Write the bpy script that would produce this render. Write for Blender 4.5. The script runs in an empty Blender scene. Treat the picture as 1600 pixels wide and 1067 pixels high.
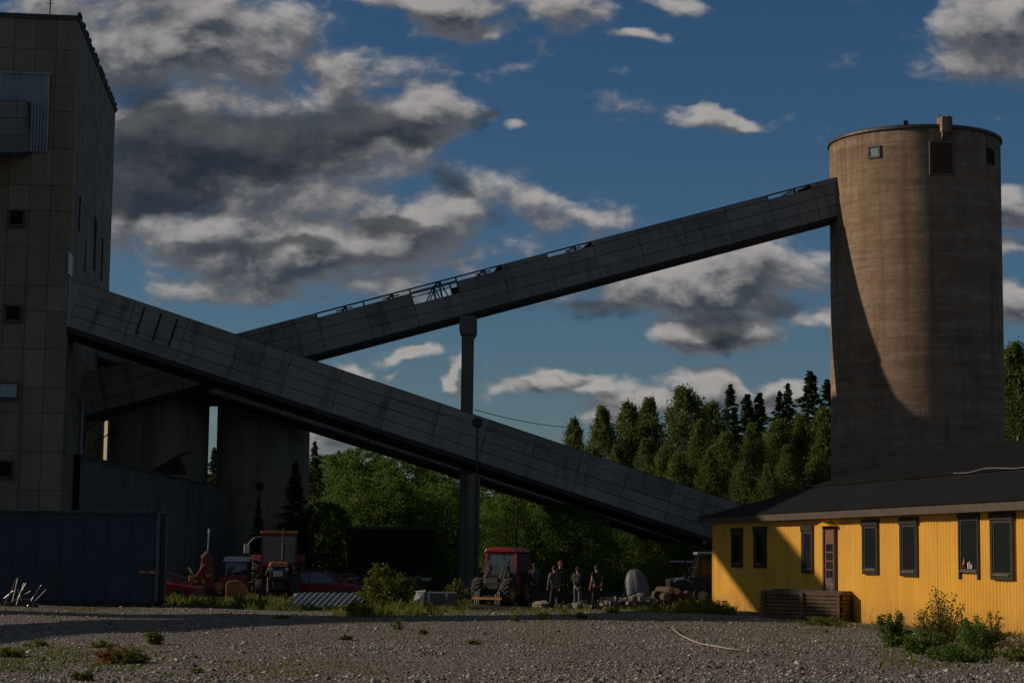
import bpy, bmesh, math, random
import numpy as np
from mathutils import Vector, Matrix

R = math.radians
rnd = random.Random(7)
rng = np.random.default_rng(11)
scn = bpy.context.scene
col = scn.collection

# ------------------------------------------------------------------ camera
EYE = 1.92; FPX = 3000.0; PITCH = 0.1093; ROLL = 0.0115
cam_d = bpy.data.cameras.new('camera'); cam = bpy.data.objects.new('camera', cam_d); col.objects.link(cam)
CAMR = Matrix.Rotation(R(90) + PITCH, 3, 'X') @ Matrix.Rotation(ROLL, 3, 'Z')
cam.matrix_world = Matrix.Translation((0, 0, EYE)) @ CAMR.to_4x4()
cam_d.sensor_width = 36.0; cam_d.lens = 36.0 * FPX / 1600.0
cam_d.clip_start = 0.5; cam_d.clip_end = 8000
scn.camera = cam

def ray(px, py):
    return CAMR @ Vector(((px - 800) / FPX, (533.5 - py) / FPX, -1.0))
def P(px, py, D):
    d = ray(px, py); k = D / d.y
    return Vector((d.x * k, D, EYE + d.z * k))
def G(px, py, z=0.0):
    d = ray(px, py); k = (z - EYE) / d.z
    return Vector((d.x * k, d.y * k, z))

# ------------------------------------------------------------------ sun, sky, exposure
SUN_EL = R(22.5); SUN_BACK = R(2.3)           # sun comes from the left and a little behind the buildings
sv = Vector((-math.cos(SUN_EL) * math.cos(SUN_BACK), math.cos(SUN_EL) * math.sin(SUN_BACK), math.sin(SUN_EL)))
sd = bpy.data.lights.new('sun', 'SUN'); sd.energy = 5.0; sd.angle = R(0.5); sd.color = (1.0, 0.80, 0.58)
so = bpy.data.objects.new('sun', sd); col.objects.link(so)
so.rotation_euler = sv.to_track_quat('Z', 'Y').to_euler()
so.location = (-60, 60, 60)
scn.view_settings.view_transform = 'Standard'; scn.view_settings.look = 'None'
scn.view_settings.gamma = 1.0; scn.view_settings.exposure = -0.72
scn.cycles.max_bounces = 6; scn.cycles.transparent_max_bounces = 8
SKY_STRENGTH = 0.055

class NT:
    def __init__(s, tree): s.t = tree; s.n = tree.nodes; s.l = tree.links
    def new(s, typ, **kw):
        n = s.n.new(typ)
        for k, v in kw.items(): setattr(n, k, v)
        return n
    def put(s, n, i, v):
        if isinstance(v, bpy.types.NodeSocket): s.l.new(v, n.inputs[i])
        elif v is not None: n.inputs[i].default_value = v
    def math(s, op, a, b=None, c=None, clamp=False):
        n = s.new('ShaderNodeMath', operation=op, use_clamp=clamp)
        for i, v in enumerate((a, b, c)): s.put(n, i, v)
        return n.outputs[0]
    def vmath(s, op, a, b=None, out=0):
        n = s.new('ShaderNodeVectorMath', operation=op)
        s.put(n, 0, a)
        if b is not None: s.put(n, 1, b)
        return n.outputs[out]
    def mix(s, f, a, b, mode='MIX'):
        n = s.new('ShaderNodeMix', data_type='RGBA', blend_type=mode)
        s.put(n, 0, f); s.put(n, 6, a); s.put(n, 7, b)
        return n.outputs[2]
    def noise(s, v, scale, detail=4, rough=0.55, dist=0.0, out=0):
        n = s.new('ShaderNodeTexNoise')
        if v is not None: s.put(n, 'Vector', v)
        n.inputs['Scale'].default_value = scale; n.inputs['Detail'].default_value = detail
        n.inputs['Roughness'].default_value = rough; n.inputs['Distortion'].default_value = dist
        return n.outputs[out]
    def mapr(s, v, a, b, c=0.0, d=1.0, smooth=False):
        n = s.new('ShaderNodeMapRange')
        if smooth: n.interpolation_type = 'SMOOTHSTEP'
        s.put(n, 0, v); s.put(n, 1, a); s.put(n, 2, b); s.put(n, 3, c); s.put(n, 4, d)
        return n.outputs[0]
    def scale(s, v, xyz):
        return s.vmath('MULTIPLY', v, xyz)

def C4(c): return (c[0], c[1], c[2], 1.0)

# world: physical sky with broken cumulus; everything is a function of direction only
w = bpy.data.worlds.new('World'); scn.world = w; w.use_nodes = True
T = NT(w.node_tree); T.n.clear()
out = T.new('ShaderNodeOutputWorld'); bg = T.new('ShaderNodeBackground')
T.l.new(bg.outputs[0], out.inputs[0]); bg.inputs[1].default_value = SKY_STRENGTH
sky = T.new('ShaderNodeTexSky', sky_type='NISHITA', sun_disc=False, sun_elevation=SUN_EL)
sky.sun_rotation = math.atan2(sv.x, sv.y)
sky.altitude = 100; sky.air_density = 1.0; sky.dust_density = 0.6; sky.ozone_density = 3.2
hs = T.new('ShaderNodeHueSaturation'); hs.inputs['Saturation'].default_value = 1.14; hs.inputs['Value'].default_value = 1.0
T.l.new(T.mix(1.0, sky.outputs[0], C4((1.05, 1.16, 1.28)), 'MULTIPLY'), hs.inputs['Color'])

# (px, py, half-width px, half-height px, weight) of the cloud masses, turned into directions
BLOBS = [(260, 60, 340, 120, .95), (540, 115, 150, 50, .75), (370, 245, 350, 130, 1.05), (150, 320, 170, 110, .85), (690, 180, 110, 55, 1.1), (800, 200, 38, 22, .8),
         (430, 375, 330, 60, 1.15), (640, 340, 210, 55, .95), (640, 6, 330, 34, .85), (760, 40, 160, 26, .62), (470, 40, 120, 30, .6), (880, 20, 90, 50, .8), (1040, 8, 70, 22, .8), (740, 115, 110, 26, .52), (1010, 66, 90, 16, .72), (580, 92, 30, 16, .6), (820, 335, 170, 40, .7), (1010, 440, 200, 50, .9),
         (1190, 425, 140, 75, 1.15), (1110, 505, 120, 34, 1.1), (1290, 500, 60, 40, .9), (960, 400, 90, 30, .7), (880, 355, 120, 32, .8), (1560, 70, 130, 70, 1.1), (1120, 188, 70, 18, .85),
         (880, 600, 130, 24, 1.0), (850, 590, 40, 26, .9), (1020, 640, 60, 30, 1.0), (1160, 600, 30, 22, .9), (610, 590, 30, 14, .6), (1060, 575, 40, 14, .5), (700, 590, 28, 26, 1.0), (640, 558, 42, 14, .85), (550, 575, 40, 34, .95), (980, 632, 100, 46, 1.05),
         (1105, 605, 80, 42, 1.05), (1225, 605, 50, 36, 1.0), (540, 690, 140, 50, .95), (1590, 480, 60, 60, 1.0),
         (1590, 330, 60, 44, 1.1), (1590, 400, 50, 24, .8), (330, 440, 190, 34, .8), (620, 440, 200, 40, .7), (900, 540, 130, 20, .3), (870, 180, 60, 14, .42), (1140, 235, 60, 10, .35), (1300, 300, 90, 30, .4)]
DARKS = [(340, 225, 250, 80, 1.15), (530, 200, 120, 50, 1.0), (230, 290, 180, 70, 1.2), (180, 150, 150, 70, .6), (640, 215, 45, 60, .8), (745, 195, 34, 14, .75), (690, 285, 50, 45, .8), (410, 402, 150, 26, 1.0), (620, 368, 78, 26, 1.05), (280, 395, 60, 16, .7),
         (1130, 518, 75, 22, 1.0), (950, 478, 120, 20, .85), (1240, 480, 60, 34, .8), (820, 606, 36, 12, .8), (900, 583, 60, 9, .7), (1200, 628, 46, 22, .8), (960, 610, 40, 10, .7), (1560, 100, 70, 34, .7), (250, 30, 140, 30, .55), (560, 700, 60, 14, .7), (1040, 430, 60, 20, .6), (770, 345, 60, 22, .6)]
def uv_of(px, py):
    d = ray(px, py); return d.x / d.y, d.z / d.y
def cloud_group(name, blobs, seed, gain=1.75, s1=(15.0, 24.0), fine=0.62):
    g = bpy.data.node_groups.new(name, 'ShaderNodeTree')
    g.interface.new_socket('Vector', in_out='INPUT', socket_type='NodeSocketVector')
    g.interface.new_socket('Density', in_out='OUTPUT', socket_type='NodeSocketFloat')
    K = NT(g); gi = K.new('NodeGroupInput'); go = K.new('NodeGroupOutput')
    vin = gi.outputs[0]; sh = K.vmath('ADD', vin, (seed, seed * .7, 0.0))
    nz1 = K.noise(K.scale(sh, (14.0, 22.0, 1.0)), 1.0, 4, 0.55, 0.0, out=1)
    warp = K.vmath('ADD', vin, K.scale(K.vmath('SUBTRACT', nz1, (0.5, 0.5, 0.5)), (0.075, 0.05, 0.0)))
    acc = None
    for (bx, by, bw, bh, wt) in blobs:
        u0, v0 = uv_of(bx, by)
        q = K.scale(K.vmath('SUBTRACT', warp, (u0, v0, 0)), (FPX / bw, FPX / bh, 0.0))
        d2 = K.vmath('DOT_PRODUCT', q, q, out=1)
        e = K.math('MULTIPLY', K.math('EXPONENT', K.math('MULTIPLY', d2, -0.9)), wt)
        acc = e if acc is None else K.math('SMOOTH_MAX', acc, e, 0.25)
    fb = K.noise(K.scale(sh, (s1[0], s1[1], 1.0)), 1.0, 6, 0.58, 0.2)
    vo = K.new('ShaderNodeTexVoronoi', feature='F1'); K.put(vo, 'Vector', K.vmath('ADD', K.scale(sh, (34.0, 46.0, 1.0)), K.scale(nz1, (2.2, 2.2, 0.0))))
    vo.inputs['Detail'].default_value = 3; vo.inputs['Roughness'].default_value = 0.55; vo.inputs['Lacunarity'].default_value = 2.1; vo.normalize = True; vo.inputs['Scale'].default_value = 1.0
    fb2 = K.math('SUBTRACT', 0.85, K.math('MULTIPLY', vo.outputs['Distance'], 1.35))
    dens = K.math('ADD', K.math('MULTIPLY', K.math('SUBTRACT', fb, 0.5), gain), acc)
    dens = K.math('ADD', dens, K.math('MULTIPLY', K.math('SUBTRACT', fb2, 0.5), fine))
    K.l.new(dens, go.inputs[0])
    return g
g = cloud_group('cloud_density', BLOBS, 0.0); gd = cloud_group('dark_cloud_density', DARKS, 3.7, 1.3, fine=0.3)

tc = T.new('ShaderNodeTexCoord'); sep = T.new('ShaderNodeSeparateXYZ'); T.l.new(tc.outputs['Generated'], sep.inputs[0])
ya = T.math('MAXIMUM', T.math('ABSOLUTE', sep.outputs[1]), 0.12)
cmb = T.new('ShaderNodeCombineXYZ')
T.put(cmb, 0, T.math('DIVIDE', sep.outputs[0], ya)); T.put(cmb, 1, T.math('DIVIDE', sep.outputs[2], ya))
UV = cmb.outputs[0]
def cg(v, tree=g):
    n = T.new('ShaderNodeGroup'); n.node_tree = tree; T.l.new(v, n.inputs[0]); return n
sepv = T.new('ShaderNodeSeparateXYZ'); T.l.new(UV, sepv.inputs[0])
over = T.mapr(sepv.outputs[1], 0.36, 0.75, 0.0, 0.62)      # unseen cloud added overhead to neutralise the ambient light
c0 = cg(UV); c1 = cg(T.vmath('ADD', UV, (-0.004, 0.0085, 0.0)))
cover = T.mapr(T.math('ADD', c0.outputs[0], over), 0.30, 0.76, smooth=True)
thick = T.mapr(c0.outputs[0], 0.5, 1.35, smooth=True)
edge = T.math('SUBTRACT', c0.outputs[0], c1.outputs[0])
lit = T.mapr(edge, -0.22, 0.46, smooth=True)                 # high on the side turned up and to the sun
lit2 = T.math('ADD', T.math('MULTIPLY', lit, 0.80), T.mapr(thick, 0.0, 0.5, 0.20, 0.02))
lit2 = T.math('MULTIPLY', lit2, T.mapr(sepv.outputs[1], 0.36, 0.8, 1.0, 0.22))  # the added overhead cloud is darkened to keep ambient light low
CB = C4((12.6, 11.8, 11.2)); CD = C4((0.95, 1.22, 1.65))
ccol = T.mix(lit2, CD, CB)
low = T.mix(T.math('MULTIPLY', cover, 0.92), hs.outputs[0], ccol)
d0 = cg(UV, gd); d1 = cg(T.vmath('ADD', UV, (-0.004, 0.009, 0.0)), gd)
dcov = T.mapr(d0.outputs[0], 0.38, 0.86, smooth=True)
dl = T.mapr(T.math('SUBTRACT', d0.outputs[0], d1.outputs[0]), -0.1, 0.5, smooth=True)
dcol = T.mix(dl, C4((0.45, 0.66, 1.0)), C4((1.5, 1.75, 2.1)))
final = T.mix(T.math('MULTIPLY', dcov, 0.85), low, dcol)
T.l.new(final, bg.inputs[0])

# ------------------------------------------------------------------ mesh helpers
class MB:
    def __init__(s): s.v = []; s.f = []; s.mi = []; s.cur = 0
    def add(s, vs, fs):
        o = len(s.v); s.v.extend([tuple(x) for x in vs]); s.f.extend([tuple(i + o for i in f) for f in fs]); s.mi.extend([s.cur] * len(fs)); return s
    def box(s, x0, x1, y0, y1, z0, z1, M=None):
        vs = [Vector((x, y, z)) for x in (x0, x1) for y in (y0, y1) for z in (z0, z1)]
        if M is not None: vs = [M @ a for a in vs]
        return s.add(vs, [(0, 1, 3, 2), (4, 6, 7, 5), (0, 4, 5, 1), (2, 3, 7, 6), (0, 2, 6, 4), (1, 5, 7, 3)])
    def cbox(s, c, sz, M=None):
        c = Vector(c)
        return s.box(c.x - sz[0] / 2, c.x + sz[0] / 2, c.y - sz[1] / 2, c.y + sz[1] / 2, c.z - sz[2] / 2, c.z + sz[2] / 2, M)
    def bar(s, a, b, w, h=None, up=(0, 0, 1)):
        a = Vector(a); b = Vector(b); h = h or w; d = (b - a); L = d.length; d.normalize()
        u = Vector(up)
        if abs(d.dot(u)) > .98: u = Vector((1, 0, 0))
        sx = d.cross(u).normalized(); uz = sx.cross(d).normalized()
        vs = []
        for t in (0, L):
            for (i, j) in ((-1, -1), (1, -1), (1, 1), (-1, 1)): vs.append(a + d * t + sx * (i * w / 2) + uz * (j * h / 2))
        return s.add(vs, [(0, 1, 2, 3), (7, 6, 5, 4), (0, 4, 5, 1), (1, 5, 6, 2), (2, 6, 7, 3), (3, 7, 4, 0)])
    def tube(s, pts, rs, n=8, cap=True):
        pts = [Vector(p) for p in pts]
        if not hasattr(rs, '__len__'): rs = [rs] * len(pts)
        rings = []; prev = None
        for i, p in enumerate(pts):
            d = (pts[min(i + 1, len(pts) - 1)] - pts[max(i - 1, 0)]).normalized()
            if prev is None:
                u = Vector((0, 0, 1)) if abs(d.z) < .9 else Vector((1, 0, 0))
                a = d.cross(u).normalized()
            else:
                a = (prev - d * prev.dot(d)).normalized()
            prev = a; b = d.cross(a)
            rings.append([p + (a * math.cos(2 * math.pi * k / n) + b * math.sin(2 * math.pi * k / n)) * rs[i] for k in range(n)])
        vs = [q for r in rings for q in r]; fs = []
        for i in range(len(pts) - 1):
            for k in range(n): fs.append((i * n + k, i * n + (k + 1) % n, (i + 1) * n + (k + 1) % n, (i + 1) * n + k))
        if cap: fs.append(tuple(range(n))[::-1]); fs.append(tuple((len(pts) - 1) * n + k for k in range(n)))
        return s.add(vs, fs)
    def lathe(s, prof, n=24, M=None, close=False):
        # prof list of (radius, height) about local z
        vs = []; fs = []
        for (r, z) in prof:
            for k in range(n):
                a = 2 * math.pi * k / n; v = Vector((r * math.cos(a), r * math.sin(a), z)); vs.append(M @ v if M is not None else v)
        m = len(prof)
        rngm = m if close else m - 1
        for i in range(rngm):
            j = (i + 1) % m
            for k in range(n): fs.append((i * n + k, i * n + (k + 1) % n, j * n + (k + 1) % n, j * n + k))
        if not close:
            if prof[0][0] > 1e-6: fs.append(tuple(range(n))[::-1])
            if prof[-1][0] > 1e-6: fs.append(tuple((m - 1) * n + k for k in range(n)))
        return s.add(vs, fs)
    def prism(s, poly, y0, y1, axis='y', M=None):
        # poly in (a, b) extruded along axis; axis y -> (a=x, b=z)
        def mk(a, b, c):
            v = {'y': Vector((a, c, b)), 'x': Vector((c, a, b)), 'z': Vector((a, b, c))}[axis]
            return M @ v if M is not None else v
        n = len(poly)
        vs = [mk(a, b, y0) for a, b in poly] + [mk(a, b, y1) for a, b in poly]
        fs = [tuple(range(n))[::-1], tuple(range(n, 2 * n))] + [(i, (i + 1) % n, n + (i + 1) % n, n + i) for i in range(n)]
        return s.add(vs, fs)
    def build(s, name, mat, parent=None, smooth=False, bevel=0.0, origin=None, auto=None):
        me = bpy.data.meshes.new(name)
        vs = s.v if origin is None else [tuple(Vector(v) - Vector(origin)) for v in s.v]
        me.from_pydata(vs, [], s.f)
        bm = bmesh.new(); bm.from_mesh(me); bmesh.ops.recalc_face_normals(bm, faces=bm.faces); bm.to_mesh(me); bm.free()
        for m in (mat if isinstance(mat, (list, tuple)) else [mat]): me.materials.append(m)
        if isinstance(mat, (list, tuple)): me.polygons.foreach_set('material_index', s.mi)
        if smooth: me.polygons.foreach_set('use_smooth', [True] * len(me.polygons))
        me.update()
        o = bpy.data.objects.new(name, me); col.objects.link(o)
        if parent is not None: o.parent = parent
        elif origin is not None: o.location = origin
        if bevel > 0:
            b = o.modifiers.new('bevel', 'BEVEL'); b.width = bevel; b.segments = 2; b.limit_method = 'ANGLE'; b.angle_limit = R(40)
        if smooth and auto:
            e = o.modifiers.new('split', 'EDGE_SPLIT'); e.split_angle = R(auto)
        return o

def thing(name, label, cat, loc=(0, 0, 0), rotz=0.0, group=None, M=None):
    o = bpy.data.objects.new(name, None); col.objects.link(o); o.empty_display_size = .3
    if M is not None: o.matrix_world = M
    else: o.location = loc; o.rotation_euler = (0, 0, rotz)
    return tag(o, label, cat, group)
def tag(o, label=None, cat=None, group=None, kind=None):
    if label: o['label'] = label
    if cat: o['category'] = cat
    if group: o['group'] = group
    if kind: o['kind'] = kind
    return o
def copy_tree(o, parent=None):
    c = o.copy(); col.objects.link(c); c.parent = parent
    for ch in list(o.children): copy_tree(ch, c)
    return c

def quads(name, Q, mat, tone=None, parent=None, tri=False, smooth=False):
    """Q: (n,k,3) loose polygons; tone: per-polygon value kept as point attribute"""
    n, k, _ = Q.shape
    me = bpy.data.meshes.new(name)
    me.vertices.add(n * k); me.vertices.foreach_set('co', Q.reshape(-1).astype(np.float32))
    me.loops.add(n * k); me.loops.foreach_set('vertex_index', np.arange(n * k, dtype=np.int32))
    me.polygons.add(n); me.polygons.foreach_set('loop_start', np.arange(0, n * k, k, dtype=np.int32))
    if tone is not None:
        a = me.attributes.new('tone', 'FLOAT', 'POINT'); a.data.foreach_set('value', np.repeat(tone, k).astype(np.float32))
    me.materials.append(mat); me.update(); me.validate()
    o = bpy.data.objects.new(name, me); col.objects.link(o)
    if parent is not None: o.parent = parent
    return o

# ------------------------------------------------------------------ materials
def mat_new(name):
    m = bpy.data.materials.new(name); m.use_nodes = True
    t = NT(m.node_tree); b = t.n['Principled BSDF']; return m, t, b
def objco(t):
    return t.new('ShaderNodeTexCoord').outputs['Object']
def mat(name, c, c2=None, rough=.6, metal=0.0, scale=3.0, bump=0.0, bscale=30.0, spec=.5, streak=None, dirt=None, detail=6):
    """base colour mottled by noise between c and c2, optional vertical streaks, optional dirt colour patches, optional bump"""
    m, t, b = mat_new(name); v = objco(t)
    c2 = c2 or tuple(x * .7 for x in c)
    f = t.mapr(t.noise(v, scale, detail, .6), .32, .68)
    colr = t.mix(f, C4(c), C4(c2))
    if streak:
        s = t.mapr(t.noise(t.scale(v, (streak[1], streak[1], streak[1] * .06)), 1.0, 5, .65), .48, .75)
        colr = t.mix(t.math('MULTIPLY', s, streak[2] if len(streak) > 2 else .7), colr, C4(streak[0]))
    if dirt:
        s = t.mapr(t.noise(v, dirt[1], 8, .7), dirt[2], dirt[2] + .12)
        colr = t.mix(t.math('MULTIPLY', s, .85), colr, C4(dirt[0]))
    t.l.new(colr, b.inputs['Base Color'])
    rr = t.mapr(t.noise(v, scale * 3, 4), .3, .7, max(rough - .12, .03), min(rough + .12, 1))
    t.l.new(rr, b.inputs['Roughness']); b.inputs['Metallic'].default_value = metal; b.inputs['Specular IOR Level'].default_value = spec
    if bump:
        bn = t.new('ShaderNodeBump'); bn.inputs['Strength'].default_value = bump; bn.inputs['Distance'].default_value = .03
        t.l.new(t.noise(v, bscale, 6, .6), bn.inputs['Height']); t.l.new(bn.outputs[0], b.inputs['Normal'])
    return m

M_ = {}
M_['tower_panel'] = mat('tower_panel', (.215, .19, .14), (.165, .147, .112), .8, scale=.35, streak=((.09, .082, .07), 1.4, .6), bump=.2, bscale=14)
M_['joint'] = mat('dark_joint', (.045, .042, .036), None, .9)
M_['trim'] = mat('grey_trim', (.08, .08, .08), (.05, .05, .05), .55, .3, scale=2)
M_['blue_tin'] = mat('pale_corrugated', (.28, .33, .37), (.2, .24, .28), .5, .3, scale=1.2, streak=((.14, .16, .18), 3, .6))
M_['steel'] = mat('dark_steel', (.045, .045, .045), (.03, .028, .026), .55, .5, scale=4)
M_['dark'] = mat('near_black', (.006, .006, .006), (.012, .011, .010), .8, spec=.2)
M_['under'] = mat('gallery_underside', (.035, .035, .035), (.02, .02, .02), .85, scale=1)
M_['white_paint'] = mat('white_paint', (.62, .62, .6), (.45, .45, .44), .5, scale=6)
M_['rubber'] = mat('rubber', (.035, .033, .03), (.07, .06, .05), .85, scale=7, bump=.3)
M_['red'] = mat('faded_red_paint', (.24, .03, .026), (.15, .022, .018), .5, scale=3, dirt=((.12, .05, .03), 5, .62))
M_['bright_red'] = mat('red_paint', (.30, .018, .026), (.20, .014, .018), .35, scale=3)
M_['orange'] = mat('orange_paint', (.50, .19, .05), (.33, .12, .04), .6, scale=5)
M_['yellow_rim'] = mat('yellow_rim', (.55, .27, .03), (.36, .17, .03), .55, scale=6)
M_['black_paint'] = mat('black_paint', (.02, .02, .02), (.04, .035, .03), .45, scale=6)
M_['chrome'] = mat('worn_metal', (.5, .49, .47), (.3, .29, .28), .38, .8, scale=8)
M_['skin'] = mat('skin', (.42, .22, .15), (.36, .18, .12), .55)
M_['blue_cont'] = mat('container_blue', (.012, .036, .066), (.009, .025, .045), .55, scale=.8, streak=((.03, .032, .04), 2, .5), dirt=((.07, .045, .03), 1.4, .7))
M_['log'] = mat('weathered_wood', (.16, .105, .065), (.09, .06, .04), .85, scale=4, bump=.4, bscale=20)
M_['grey_wood'] = mat('grey_wood', (.10, .10, .10), (.055, .055, .055), .85, scale=4, bump=.4, bscale=20)
M_['cut_wood'] = mat('cut_wood', (.55, .33, .16), (.42, .24, .11), .8, scale=10)
M_['rust'] = mat('rust', (.10, .045, .025), (.05, .03, .02), .85, scale=4, bump=.3)

def glass_mat(name, c, rough=.08):
    m, t, b = mat_new(name); v = objco(t)
    t.l.new(t.mix(t.noise(v, 3, 4), C4(c), C4(tuple(x * .6 for x in c))), b.inputs['Base Color'])
    b.inputs['Roughness'].default_value = rough; b.inputs['Specular IOR Level'].default_value = .9
    b.inputs['Metallic'].default_value = 0.0
    return m
M_['glass'] = glass_mat('window_glass', (.02, .025, .028))
M_['glass_painted_sky'] = glass_mat('cab_glass_painted_sky', (.07, .11, .13), .1)  # bluish sky reflection painted into the base colour
M_['glass_pale'] = glass_mat('pale_glass', (.22, .30, .34), .15)

SILO_TOP = P(1431.5, 224, 100.0).z + .2
def mat_concrete():
    m, t, b = mat_new('silo_concrete'); v = objco(t)
    base = t.mix(t.mapr(t.noise(v, .5, 8, .65), .3, .7), C4((.33, .225, .15)), C4((.165, .118, .085)))
    bands = t.mapr(t.noise(t.scale(v, (.18, .18, 2.6)), 1.0, 6, .6, .4), .42, .72)
    base = t.mix(t.math('MULTIPLY', bands, .7), base, C4((.43, .34, .25)))
    st = t.mapr(t.noise(t.scale(v, (1.6, 1.6, .10)), 1.0, 6, .6), .5, .72)
    base = t.mix(t.math('MULTIPLY', st, .75), base, C4((.12, .078, .052)))
    mot = t.mapr(t.noise(t.scale(v, (1.0, 1.0, 1.6)), 1.5, 9, .72), .44, .60)
    base = t.mix(t.math('MULTIPLY', mot, .5), base, C4((.17, .12, .085)))
    spk = t.mapr(t.noise(v, 5.0, 8, .75), .58, .68)
    base = t.mix(t.math('MULTIPLY', spk, .5), base, C4((.08, .062, .05)))
    t.l.new(base, b.inputs['Base Color']); b.inputs['Roughness'].default_value = .9; b.inputs['Specular IOR Level'].default_value = .25
    sp = t.new('ShaderNodeSeparateXYZ'); t.l.new(v, sp.inputs[0])
    zz = t.math('ADD', sp.outputs[2], t.math('MULTIPLY', t.noise(v, 1.2, 3), .10))
    jn = t.mapr(t.math('ABSOLUTE', t.math('SUBTRACT', t.math('FRACT', t.math('DIVIDE', zz, 1.25)), .5)), .0, .035, 1, 0)
    base = t.mix(t.math('MULTIPLY', jn, t.mapr(t.noise(v, .7, 4), .4, .6, .1, .6)), base, C4((.11, .075, .052)))
    rim = t.math('MULTIPLY', t.mapr(sp.outputs[2], SILO_TOP - 4.5, SILO_TOP - .3), t.mapr(t.noise(t.scale(v, (2.6, 2.6, .12)), 1.0, 6, .6), .46, .62))
    base = t.mix(t.math('MULTIPLY', rim, .6), base, C4((.10, .065, .045)))
    t.l.new(base, b.inputs['Base Color'])
    bn = t.new('ShaderNodeBump'); bn.inputs['Strength'].default_value = .45; bn.inputs['Distance'].default_value = .06
    h = t.math('ADD', t.noise(t.scale(v, (.8, .8, 3.5)), 1.0, 8, .65), t.math('MULTIPLY', t.noise(v, 7, 6, .7), .5))
    t.l.new(h, bn.inputs['Height']); t.l.new(bn.outputs[0], b.inputs['Normal'])
    return m
M_['silo'] = mat_concrete()
M_['grey_silo'] = mat('grey_concrete', (.46, .42, .345), (.36, .33, .275), .9, scale=.4, streak=((.075, .07, .06), 1.2, .7), bump=.3, bscale=6)
M_['column'] = mat('column_concrete', (.16, .145, .12), (.11, .10, .085), .9, scale=1.5, bump=.3, bscale=8, streak=((.05, .045, .04), 3, .6))

def mat_ribbed(name, c, c2, pitch, axis, depth=.01, rough=.7, metal=.1, streak=None, sc=.4):
    """thin cladding with pressed ribs; axis = object axis across which the ribs repeat"""
    m, t, b = mat_new(name); v = objco(t)
    colr = t.mix(t.mapr(t.noise(v, sc, 7, .62), .3, .7), C4(c), C4(c2))
    at = t.new('ShaderNodeAttribute'); at.attribute_name = 'tone'
    if streak:
        s = t.mapr(t.noise(t.scale(v, streak[1]), 1.0, 6, .65), .52, .7)
        colr = t.mix(t.math('MULTIPLY', s, .75), colr, C4(streak[0]))
    t.l.new(colr, b.inputs['Base Color']); b.inputs['Roughness'].default_value = rough; b.inputs['Metallic'].default_value = metal
    sx = t.new('ShaderNodeSeparateXYZ'); t.l.new(v, sx.inputs[0])
    wv = t.math('SINE', t.math('MULTIPLY', sx.outputs[axis], 2 * math.pi / pitch))
    bn = t.new('ShaderNodeBump'); bn.inputs['Strength'].default_value = .6; bn.inputs['Distance'].default_value = depth
    t.l.new(t.math('ADD', wv, t.math('MULTIPLY', t.noise(v, 9, 5), .7)), bn.inputs['Height']); t.l.new(bn.outputs[0], b.inputs['Normal'])
    return m
M_['gal_front'] = mat_ribbed('gallery_ribbed_sheet', (.285, .282, .262), (.21, .208, .194), .10, 2, .012, streak=((.07, .07, .068), (1.5, 1.5, .35)))
M_['gal_plain'] = mat_ribbed('gallery_board', (.26, .255, .24), (.18, .177, .167), .5, 2, .002, streak=((.06, .06, .06), (1.2, 1.2, .25)))
M_['shed_tin'] = mat_ribbed('shed_sheet', (.15, .155, .155), (.115, .12, .122), .25, 0, .03, streak=((.05, .055, .06), (2, 2, .2)))
M_['roof_felt'] = mat('black_roof_felt', (.009, .009, .009), (.006, .006, .006), .9, spec=.12, scale=.6, bump=.2, bscale=8)
M_['roof_tin'] = mat('dark_roof_tin', (.017, .019, .022), (.010, .012, .014), .8, .0, spec=.2, scale=.8)

def mat_yellow():
    m, t, b = mat_new('yellow_tin'); v = objco(t)
    c = t.mix(t.mapr(t.noise(v, .5, 7, .65), .3, .7), C4((.76, .425, .020)), C4((.60, .30, .020)))
    s = t.mapr(t.noise(t.scale(v, (2.2, 2.2, .25)), 1.0, 6, .65), .55, .74)
    c = t.mix(t.math('MULTIPLY', s, .5), c, C4((.42, .19, .02)))
    sx = t.new('ShaderNodeSeparateXYZ'); t.l.new(v, sx.inputs[0])
    d = t.math('MULTIPLY', t.mapr(sx.outputs[2], .0, .7, 1, 0), t.mapr(t.noise(v, 3, 6, .7), .32, .6))
    big = t.mapr(t.noise(t.scale(v, (.9, .9, .35)), 1.0, 5, .6), .45, .7)
    c = t.mix(t.math('MULTIPLY', big, .45), c, C4((.70, .42, .06)))
    c = t.mix(t.math('MULTIPLY', d, .75), c, C4((.25, .14, .05)))
    t.l.new(c, b.inputs['Base Color']); b.inputs['Roughness'].default_value = .5; b.inputs['Metallic'].default_value = 0
    bn = t.new('ShaderNodeBump'); bn.inputs['Strength'].default_value = .25; bn.inputs['Distance'].default_value = .02
    t.l.new(t.noise(v, 2.5, 5), bn.inputs['Height']); t.l.new(bn.outputs[0], b.inputs['Normal'])
    return m
M_['yellow'] = mat_yellow()

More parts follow.
